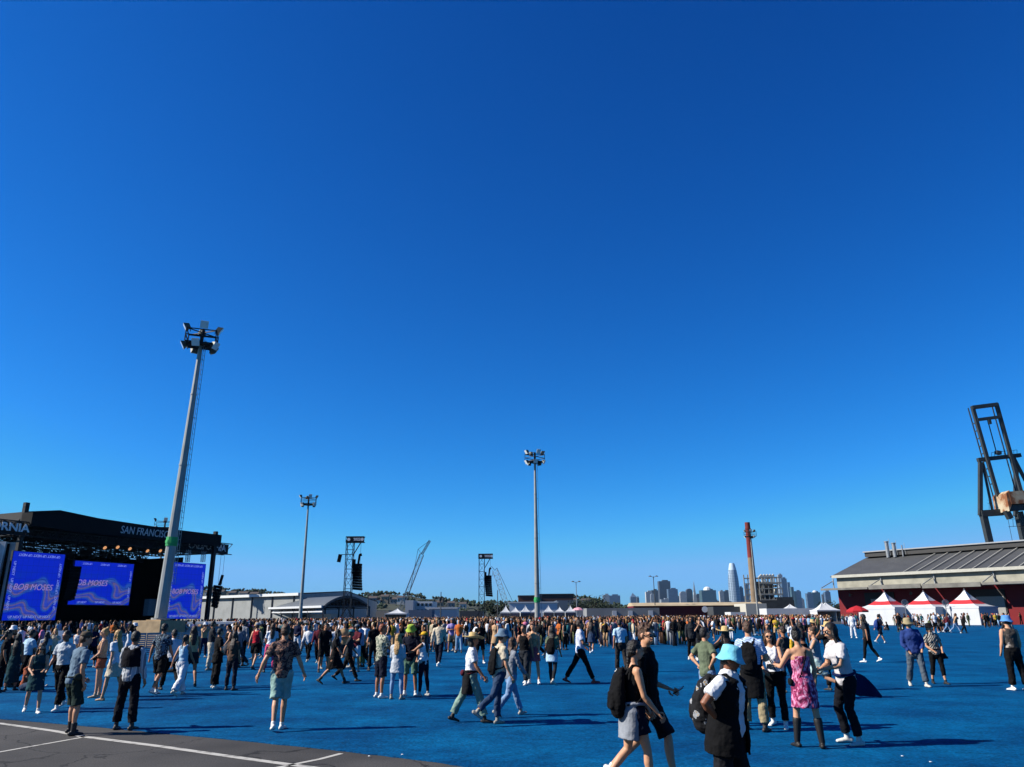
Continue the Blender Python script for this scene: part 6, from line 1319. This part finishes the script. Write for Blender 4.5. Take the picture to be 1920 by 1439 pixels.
Pe(207, 1315, 1182, 70, 'person in white blouse with bare legs just left of the dark sweater person', sex='f', pose='step', skin=0, hair=('long', 'blonde'), top=('tee', WHT), bottom=('skirt', BEI, .34), shoes='#9a7b5e')
Pe(292, 1304, 1170, -14, 'person in blue floral shirt and black shorts seen from behind', sex='m', pose='step', skin=1, hair=('short', 'black'), top=('tee', BFLOR), bottom=('shorts', BLK, .9), shoes='#cfd0c8')
Pe(335, 1306, 1188, -12, 'person in white halter top and wide white trousers', sex='f', pose='walk', skin=1, hair=('pony', 'black'), top=('tank', SKYB), bottom=('wide', WHT), shoes='#b7b0a0')
Pe(353, 1290, 1174, 30, 'person in pale yellow tank with long hair right of the wide white trousers', sex='f', pose='step', skin=1, hair=('long', 'dark'), top=('tank', c('pale_yellow', '#a39b72')), bottom=('shorts', DGREY, .6), shoes='#24211f')
Pe(316, 1296, 1178, 40, 'person in black trousers behind the white trousers', sex='m', pose='walk', skin=1, hair=('short', 'black'), top=('tee', WHT), bottom=('jeans', BLK), shoes='#24211f')
Pe(402, 1292, 1180, -50, 'person in black tee and black trousers with white shoes, folded arms', sex='m', pose='front', skin=0, hair=('short', 'black'), top=('tee', BLK, -.2), bottom=('wide', BLK), shoes='#c9c7bf')
Pe(431, 1296, 1186, -14, 'person in brown crop top and dark jeans right of the black tee', sex='f', pose='stand', skin=1, hair=('long', 'dark'), top=('tee', c('brown', '#4a3a30')), bottom=('jeans', c('dark_jean', '#141a26')), shoes='#22201d')
Pe(391, 1258, 1166, -60, 'person in charcoal shirt with folded arms above the black tee', sex='m', pose='fold', skin=1, hair=('short', 'black'), top=('tee', DGREY), bottom=('pants', BEI), shoes='#7a7468')
Pe(475, 1257, 1168, -10, 'person in red jersey, black shorts and grey cap with backpack', sex='f', pose='step', skin=0, hair=('short', 'brown'), top=('tank', RED), bottom=('shorts', BLK, .7), shoes='#2c2826', hat=('cap', GRY))
Pe(504, 1262, 1170, 20, 'person in red trousers and white tee left of the brown patterned shirt', sex='f', pose='stand2', skin=1, hair=('long', 'brown'), top=('tee', WHT), bottom=('pants', PINK), shoes='#2c2826')
Pe(450, 1250, 1163, -20, 'person in light grey shirt and black trousers left of the red jersey', sex='m', pose='stand', skin=1, hair=('short', 'black'), top=('jumper', GRY), bottom=('jeans', BLK), shoes='#2c2826')
Pe(1166, 1262, 1163, 4, 'person in pale aqua tee and dark brown trousers, from behind', sex='m', pose='step', skin=1, hair=('short', 'black'), top=('tee', SKYB), bottom=('pants', c('dark_brown', '#2b2624')), shoes='#b9b7b0')
Pe(1300, 1238, 1158, 176, 'person in charcoal hooded sweater and black trousers with sunglasses, facing the camera', sex='m', pose='stand', skin=1, hair=('long', 'dark'), top=('hood', DGREY), bottom=('jeans', BLK), shoes='#c9c7bf', glasses=True)
Pe(1316, 1240, 1163, 172, 'person in black tee touching the face, right of the charcoal hooded sweater', sex='f', pose='raise', skin=0, hair=('long', 'brown'), top=('tee', BLK), bottom=('jeans', DGREY), shoes='#d9d7cf')
Pe(900, 1245, 1166, -170, 'person in black tee and shorts with backpack above the straw hat, facing camera', sex='m', pose='phone', skin=1, hair=('short', 'black'), top=('tee', BLK), bottom=('shorts', BLK), shoes='#d9d7cf')
Pe(1110, 1226, 1160, -20, 'person in dark dress with white shoes right of the white tee walker', sex='f', pose='step', skin=1, hair=('long', 'dark'), top=('tank', DGREY), bottom=('dress', JEAN, .36), shoes='#e0e0dc')
Pe(606, 1262, 1170, -150, 'person in black tee and black shorts left of the cape dress', sex='m', pose='stand', skin=1, hair=('short', 'black'), top=('tee', BLK), bottom=('shorts', BLK), shoes='#1c1a18')
Pe(40, 1290, 1178, -30, 'person in denim top and black trousers near the left edge with dark hair', sex='m', pose='walk', skin=1, hair=('short', 'black'), top=('tee', SKYB), bottom=('pants', BLK), shoes='#2a2624')
Pe(18, 1296, 1190, 10, 'person in dark green dress with long hair at the left edge', sex='f', pose='stand', skin=1, hair=('longer', 'black'), top=('tank', TEAL), bottom=('dress', TEAL, .7), shoes='#2a2624')
Pe(-4, 1300, 1184, -60, 'person in black cut by the left edge of the picture', sex='m', pose='stand', skin=1, hair=('curly', 'black'), top=('tee', BLK), bottom=('pants', BLK), shoes='#2a2624')
Pe(92, 1262, 1180, 200, 'blonde person with long hair in beige top behind the white polo shirt', sex='f', pose='raise', skin=0, hair=('longer', 'blonde'), top=('jumper', BEI), bottom=('jeans', BLK), shoes='#2a2624')
Pe(76, 1270, 1186, 20, 'person in pale tee with long dark hair near the small banner', sex='f', pose='stand', skin=1, hair=('long', 'dark'), top=('tee', c('pale_tee', '#9a9ea3')), bottom=('shorts', BLK), shoes='#2a2624')
for i, (px, pf, yaw, lab, tm_, pz_) in enumerate([(20, 1290, -80, 'person sitting on the turf at the left edge in black', BLK, .12), (46, 1296, -100, 'person sitting on the turf in rust, left of the teal dress', ORG, .12), (340, 1262, 60, 'person sitting low behind the white trousers in grey', GRY, .12), (1238, 1204, 90, 'person sitting on the turf in black, right of the curly haired person', BLK, .12), (1216, 1210, -60, 'person sitting on the turf in pale aqua near the curly haired person', SKYB, .12), (1251, 1192, 30, 'person sitting on the turf in white with a round bag', WHT, .12), (1268, 1188, 100, 'person sitting with stretched legs in dark green', DGRN, .12)]):
    loc = G(px, pf); person((loc.x, loc.y, .016), yaw, H=1.72, sex='mf'[i % 2], pose='sit' if i % 2 else 'sitflat', skin=i % 3, hair=('short', 'long')[i % 2:i % 2 + 1][0] and (('short', 'long')[i % 2], 'dark'), top=('tee', tm_), bottom=('jeans', JEAN if i % 2 else BLK), shoes='#8d8880', voxel=.016, fingers=False, label=lab, pz=-.93 + .125)

# ================================================================ THE CROWD BEHIND
LOWC = mat('crowd_cloth', '#888888', .9, noise=.15, scale=4, bump=.3, bscale=12, spec=.1, objcol=True)
def lowp(**kw): return person((0, -30 - random.random() * 5, -3), 0, low=True, voxel=.03, fingers=False, group='people in the middle of the crowd', label='x', **kw)
ARCH = []
for sex, pose, hr, tp, bt, hat_, sk_ in [('m', 'stand', 'short', 'tee', 'jeans', None, 0), ('m', 'fold', 'short', 'tee', 'shorts', 'cap', 1), ('f', 'stand2', 'long', 'crop', 'jeans', None, 0), ('f', 'phone', 'longer', 'tee', 'shorts', None, 1), ('m', 'walk', 'short', 'jumper', 'pants', None, 2), ('f', 'walk2', 'pony', 'tank', 'skirt', None, 0),
                                      ('m', 'raise', 'curly', 'tee', 'pants', 'bucket', 1), ('f', 'up', 'long', 'tank', 'jeans', None, 1), ('m', 'front', 'short', 'hood', 'jeans', None, 0), ('f', 'step', 'bob', 'tee', 'wide', 'sun', 0), ('m', 'step', 'short', 'tank', 'shorts', 'bucket', 3), ('f', 'stand', 'longer', 'tunic', 'leggings', None, 1),
                                      ('f', 'sit', 'long', 'tee', 'jeans', None, 0), ('m', 'sitflat', 'short', 'tee', 'shorts', 'cap', 1)]:
    kw = dict(sex=sex, pose=pose, skin=sk_, hair=(hr, LOWC), top=(tp, LOWC), bottom=(bt, LOWC), shoes='#8d8a84' if sk_ else '#23211f', hat=(hat_, LOWC) if hat_ else None)
    if pose.startswith('sit'): kw['pz'] = -.93 + .125
    r = lowp(**kw); ARCH.append((r, pose, hr, tp, bt, hat_))
finish()
NC = dict(black='#0d0d0f', white='#c6c8cc', grey='#74787e', navy='#161d36', red='#a8222c', pink='#c0708c', yellow='#bd9a36', olive='#59603f', tan='#a98a68', teal='#246068', maroon='#4d1a24', lilac='#8d80b0', orange='#b3602e', brown='#4c3526', cream='#b3a88e', charcoal='#34363b')
NC['light blue'] = '#86a5c2'; NC['dark green'] = '#22382a'
TOPW = ['black'] * 12 + ['white'] * 8 + ['charcoal'] * 3 + ['grey'] * 3 + ['navy'] * 2 + ['red', 'pink', 'yellow', 'olive', 'tan', 'tan', 'cream', 'teal', 'maroon', 'lilac', 'orange', 'brown', 'light blue', 'light blue', 'dark green']
BOTW = ['black'] * 7 + ['navy'] * 3 + ['charcoal'] * 2 + ['light blue', 'white', 'tan', 'olive', 'brown', 'grey']
HAIRW = ['black'] * 7 + ['brown'] * 4 + ['charcoal'] * 2 + ['tan']
TN = dict(tee='tee', jumper='long-sleeved top', crop='crop top', tank='tank top', hood='hooded top', tunic='tunic'); BN = dict(jeans='jeans', shorts='shorts', pants='trousers', skirt='skirt', wide='wide trousers', leggings='leggings')
PN = dict(stand='standing', stand2='standing', fold='arms folded', phone='looking down', walk='walking', walk2='walking', front='hands together', up='one arm up', step='stepping', sit='sitting'); PN['raise'] = 'hands raised'; PN['sitflat'] = 'lounging'
def where(px):
    for lim, s_ in ((150, 'below the left video screen'), (262, 'below the middle video screen'), (330, 'near the concrete block'), (430, 'right of the concrete block'), (520, 'below the grey warehouse'), (600, 'below the slim far mast'), (690, 'below the arched shelter'), (770, 'right of the arched shelter'), (860, 'below the white office block'), (935, 'below the smaller speaker tower'), (1000, 'left of the middle mast'), (1075, 'right of the middle mast'), (1190, 'below the grey low shed'), (1300, 'below the skyline'), (1395, 'left of the smokestack'), (1500, 'below the power plant'), (1570, 'left of the red warehouse'), (1700, 'before the leftmost striped tent'), (1775, 'before the middle striped tent'), (1860, 'before the rightmost striped tent'), (4000, 'right of the striped tents')):
        if px < lim: return s_
import re
def nw(t): return len(re.findall(r'[A-Za-z0-9]+', t))
used = set(); spots = []; rr = random.Random(21)
zones = [((435, 700), (1192, 1262), 66, 1.2), ((700, 1135), (1188, 1242), 70, 1.3), ((1130, 1560), (1174, 1206), 52, 1.1), ((1565, 1925), (1171, 1188), 28, 1.0), ((-10, 430), (1208, 1272), 36, 1.0)]
def lin(h): return (*[x * .86 for x in hexc(h)], 1)
cnt = 0
for (xa, xb), (ya, yb), num, pw in zones:
    k_ = 0; tries = 0
    while k_ < num and tries < 4000:
        tries += 1; px = rr.uniform(xa, xb); py = ya + (yb - ya) * rr.random() ** pw; p_ = G(px, py)
        if k_ and rr.random() < .62:
            a_ = rr.uniform(0, 6.28); d_ = rr.uniform(.55, .95); p_ = Vector((spots[-1].x + math.cos(a_) * d_, spots[-1].y + math.sin(a_) * d_, 0)); q_ = CM.transposed() @ (p_ - Vector((0, 0, CAM_H))); px = 960 - FPX * q_.x / q_.z
        if any((p_.x - q.x) ** 2 + (p_.y - q.y) ** 2 < .25 for q in spots): continue
        right = xa > 1560
        ai = rr.choice([12, 13, 12, 0, 3, 4]) if right and rr.random() < .8 else (rr.choice([12, 13]) if (xa == 1130 and py < 1184 and rr.random() < .25) else rr.randrange(12))
        src, pose, hr, tp, bt, ht = ARCH[ai]
        for _ in range(60):
            tc_, bc_, hc_ = rr.choice(TOPW), rr.choice(BOTW), rr.choice(HAIRW); wh_ = where(px)
            lab = f"person, {tc_} {TN[tp]}, {bc_} {BN[bt]}" + (f" with {rr.choice(['black','tan','white','grey'])} {'bucket hat' if ht=='bucket' else 'cap' if ht=='cap' else 'sun hat'}" if ht else f", {hc_} hair") + f", {PN[pose]} {wh_}"
            if lab not in used and nw(lab) <= 16: break
            if _ > 8: lab = lab.replace(f', {PN[pose]} ', ' ') if not ht else lab
            if lab not in used and nw(lab) <= 16: break
        used.add(lab); hatc = lab.split(' with ')[1].split()[0] if ht else None
        o = copy_tree(src); o.location = (p_.x, p_.y, .016); o.rotation_euler = (0, 0, R(rr.choice([rr.gauss(70, 40), rr.uniform(0, 360), rr.gauss(180, 30)]))); s_ = rr.uniform(.92, 1.05); o.scale = (s_ * rr.uniform(.97, 1.05), s_, s_); o['label'] = lab; o['group'] = 'people in the middle of the crowd'
        for ch_ in o.children:
            nm = ch_.name.split('.')[0]; v = rr.uniform(.85, 1.15)
            if nm in ('shirt', 'sweater'): col_ = lin(NC[tc_])
            elif nm in ('trousers', 'shorts', 'skirt', 'leggings'): col_ = lin(NC[bc_])
            elif nm == 'hair': col_ = lin({'black': '#14100e', 'brown': '#3a2518', 'charcoal': '#2a2522', 'tan': '#9a7748'}[hc_])
            elif nm == 'hat': col_ = lin(NC[hatc])
            else: continue
            ch_.color = (col_[0] * v, col_[1] * v, col_[2] * v, 1)
        spots.append(p_); k_ += 1; cnt += 1
print('crowd individuals', cnt)
for o_ in COL.objects:
    if not o_.parent and o_.get('label') and len(o_['label'].split()) > 15: print(len(o_['label'].split()), o_['label'])
def kill(o):
    for ch_ in list(o.children): kill(ch_)
    bpy.data.objects.remove(o)
for a in ARCH: kill(a[0])

# the rest of the crowd: one mass
def far_crowd():
    V = []; F_ = []; Cc = []; o = 0
    def ringtube(pts, rx, ry, n=6):
        vs = []
        for (x, y, z), a, b in zip(pts, rx, ry):
            for i in range(n): t = 2 * math.pi * i / n; vs.append((x + math.cos(t) * a, y + math.sin(t) * b, z))
        K = len(pts); fs = [(k * n + i, k * n + (i + 1) % n, (k + 1) * n + (i + 1) % n, (k + 1) * n + i) for k in range(K - 1) for i in range(n)] + [tuple(range(n - 1, -1, -1)), tuple(range((K - 1) * n, K * n))]
        return vs, fs
    SKc = [hexc(x) for x in ('#a87d63', '#865c42', '#5f3f30', '#a07a62')]; HCc = [hexc(x) for x in ('#14100e', '#1e1510', '#33221a', '#8a6a42', '#14100e', '#1e1510')]
    def one(x, y, yaw, s_, arms):
        nonlocal o
        tc_, bc_ = hexc(NC[rr.choice(TOPW)]), hexc(NC[rr.choice(BOTW)]); sk_ = rr.choice(SKc); hc_ = rr.choice(HCc); st = rr.uniform(-.14, .14)
        if rr.random() < .14: hc_ = hexc(NC[rr.choice(['white', 'tan', 'light blue', 'black', 'red'])])
        sh = rr.random() < .14; parts = []
        for sg in (-1, 1):
            f = st * sg; parts.append((ringtube([(sg * .1, f, 0.02), (sg * .1, f * .6, .45), (sg * .09, 0, .92)], [.06, .065, .1], [.09, .07, .1]), sk_ if sh else bc_))
            if sh: parts.append((ringtube([(sg * .1, f * .6, .48), (sg * .09, 0, .94)], [.1, .11], [.11, .12]), bc_))
            ax = rr.random()
            if ax < arms: parts.append((ringtube([(sg * .2, 0, 1.38), (sg * .3, .1, 1.5), (sg * .18, .18, 1.78)], [.055, .045, .035], [.055, .045, .035], 5), sk_))
            elif ax < .55: parts.append((ringtube([(sg * .2, .26, 1.15), (sg * .25, .02, 1.1), (sg * .2, 0, 1.4)], [.035, .045, .055], [.035, .045, .055], 5), sk_))
            else: parts.append((ringtube([(sg * .27, .05, .82), (sg * .26, -.02, 1.1), (sg * .19, 0, 1.4)], [.035, .045, .06], [.035, .045, .06], 5), sk_ if rr.random() < .3 else tc_))
        parts.append((ringtube([(0, 0, .88), (0, 0, 1.08), (0, 0, 1.3), (0, 0, 1.42), (0, 0, 1.5)], [.17, .15, .19, .2, .07], [.12, .1, .13, .11, .07], 8), tc_))
        parts.append((ringtube([(0, .01, 1.46), (0, .02, 1.54), (0, .02, 1.63), (0, .01, 1.72)], [.05, .065, .08, .05], [.05, .08, .09, .05], 7), sk_))
        lg = rr.random() < .4; parts.append((ringtube([(0, -.07, 1.35 if lg else 1.54), (0, -.04, 1.6), (0, -.01, 1.7), (0, 0, 1.76)], [.08, .09, .085, .04], [.04, .07, .09, .05], 7), hc_))
        if rr.random() < .25: parts.append((ringtube([(0, -.2, 1.0), (0, -.22, 1.2), (0, -.18, 1.4)], [.13, .15, .1], [.09, .1, .06], 6), hexc(NC[rr.choice(['black', 'black', 'navy', 'grey', 'teal'])])))
        ca, sa = math.cos(yaw), math.sin(yaw)
        for (vs, fs), c_ in parts:
            V.extend([(x + (vx * ca - vy * sa) * s_, y + (vx * sa + vy * ca) * s_, vz * s_ + .016) for vx, vy, vz in vs]); F_.extend([tuple(i + o for i in f) for f in fs]); Cc.extend([c_] * len(fs)); o += len(vs)
    n = 0
    def add(px0, px1, py0, py1, num, arms=.05, pw=1.0):
        nonlocal n
        for _ in range(num): p_ = G(rr.uniform(px0, px1), py0 + (py1 - py0) * rr.random() ** pw); one(p_.x, p_.y, rr.choice([R(70), R(180), rr.uniform(0, 6.28)]) + rr.gauss(0, .4), rr.uniform(.9, 1.04), arms); n += 1
    add(430, 1560, 1168, 1184, 1000); add(430, 1320, 1180, 1214, 800, pw=1.3); add(1300, 1560, 1178, 1192, 110); add(-20, 430, 1174, 1200, 330); add(1565, 1925, 1170.5, 1176, 75)
    me = bpy.data.meshes.new('crowd'); me.from_pydata(V, [], F_)
    at = me.color_attributes.new('Col', 'FLOAT_COLOR', 'CORNER'); lt = np.empty(len(me.polygons), np.int32); me.polygons.foreach_get('loop_total', lt)
    arr = np.repeat(np.array([(*[x * .82 for x in c_], 1) for c_ in Cc], np.float32), lt, axis=0); at.data.foreach_set('color', arr.ravel()); me.polygons.foreach_set('use_smooth', [True] * len(me.polygons))
    m = bpy.data.materials.new('crowd_mass'); m.use_nodes = True; b = m.node_tree.nodes['Principled BSDF']; b.inputs['Roughness'].default_value = .85; b.inputs['Specular IOR Level'].default_value = .15
    a_ = m.node_tree.nodes.new('ShaderNodeVertexColor'); a_.layer_name = 'Col'; m.node_tree.links.new(a_.outputs[0], b.inputs['Base Color']); me.materials.append(m)
    ob = bpy.data.objects.new('crowd', me); COL.objects.link(ob); tag(ob, 'dense far crowd of standing people filling the blue turf', kind='stuff')
far_crowd()
# litter
for i, (x, y) in enumerate([(692, 1421), (754, 1418), (1745, 1432), (1692, 1421), (1880, 1221)]):
    p_ = G(x, y); m_ = MB(); m_.add([(-.018, -.012, 0), (.02, -.009, .004), (.012, .018, 0), (-.012, .015, .007), (0, 0, .01)], [(0, 1, 4), (1, 2, 4), (2, 3, 4), (3, 0, 4)]); o = m_.build('litter', WHT); o.location = (p_.x, p_.y, .02)
    tag(o, ['scrap of white paper on the asphalt at the turf edge', 'tiny white scrap on the turf near the asphalt edge', 'white scrap on the turf at lower right', 'tiny white scrap left of the lower right one', 'white scrap on the turf by the person at right edge'][i], 'litter')

# ================================================================ AIR
m_ = MB(); m_.box((0, 3375, 224.5), (12900, 6950, 451)); hz = m_.build('haze', None or bpy.data.materials.new('air')); hm_ = hz.data.materials[0]; hm_.use_nodes = True; hn = hm_.node_tree; hn.nodes.remove(hn.nodes['Principled BSDF'])
pv = hn.nodes.new('ShaderNodeVolumePrincipled'); pv.inputs['Color'].default_value = (.3, .62, 1, 1); pv.inputs['Density'].default_value = 0.000018; pv.inputs['Anisotropy'].default_value = .2
hn.links.new(pv.outputs[0], hn.nodes['Material Output'].inputs['Volume']); tag(hz, kind='stuff')
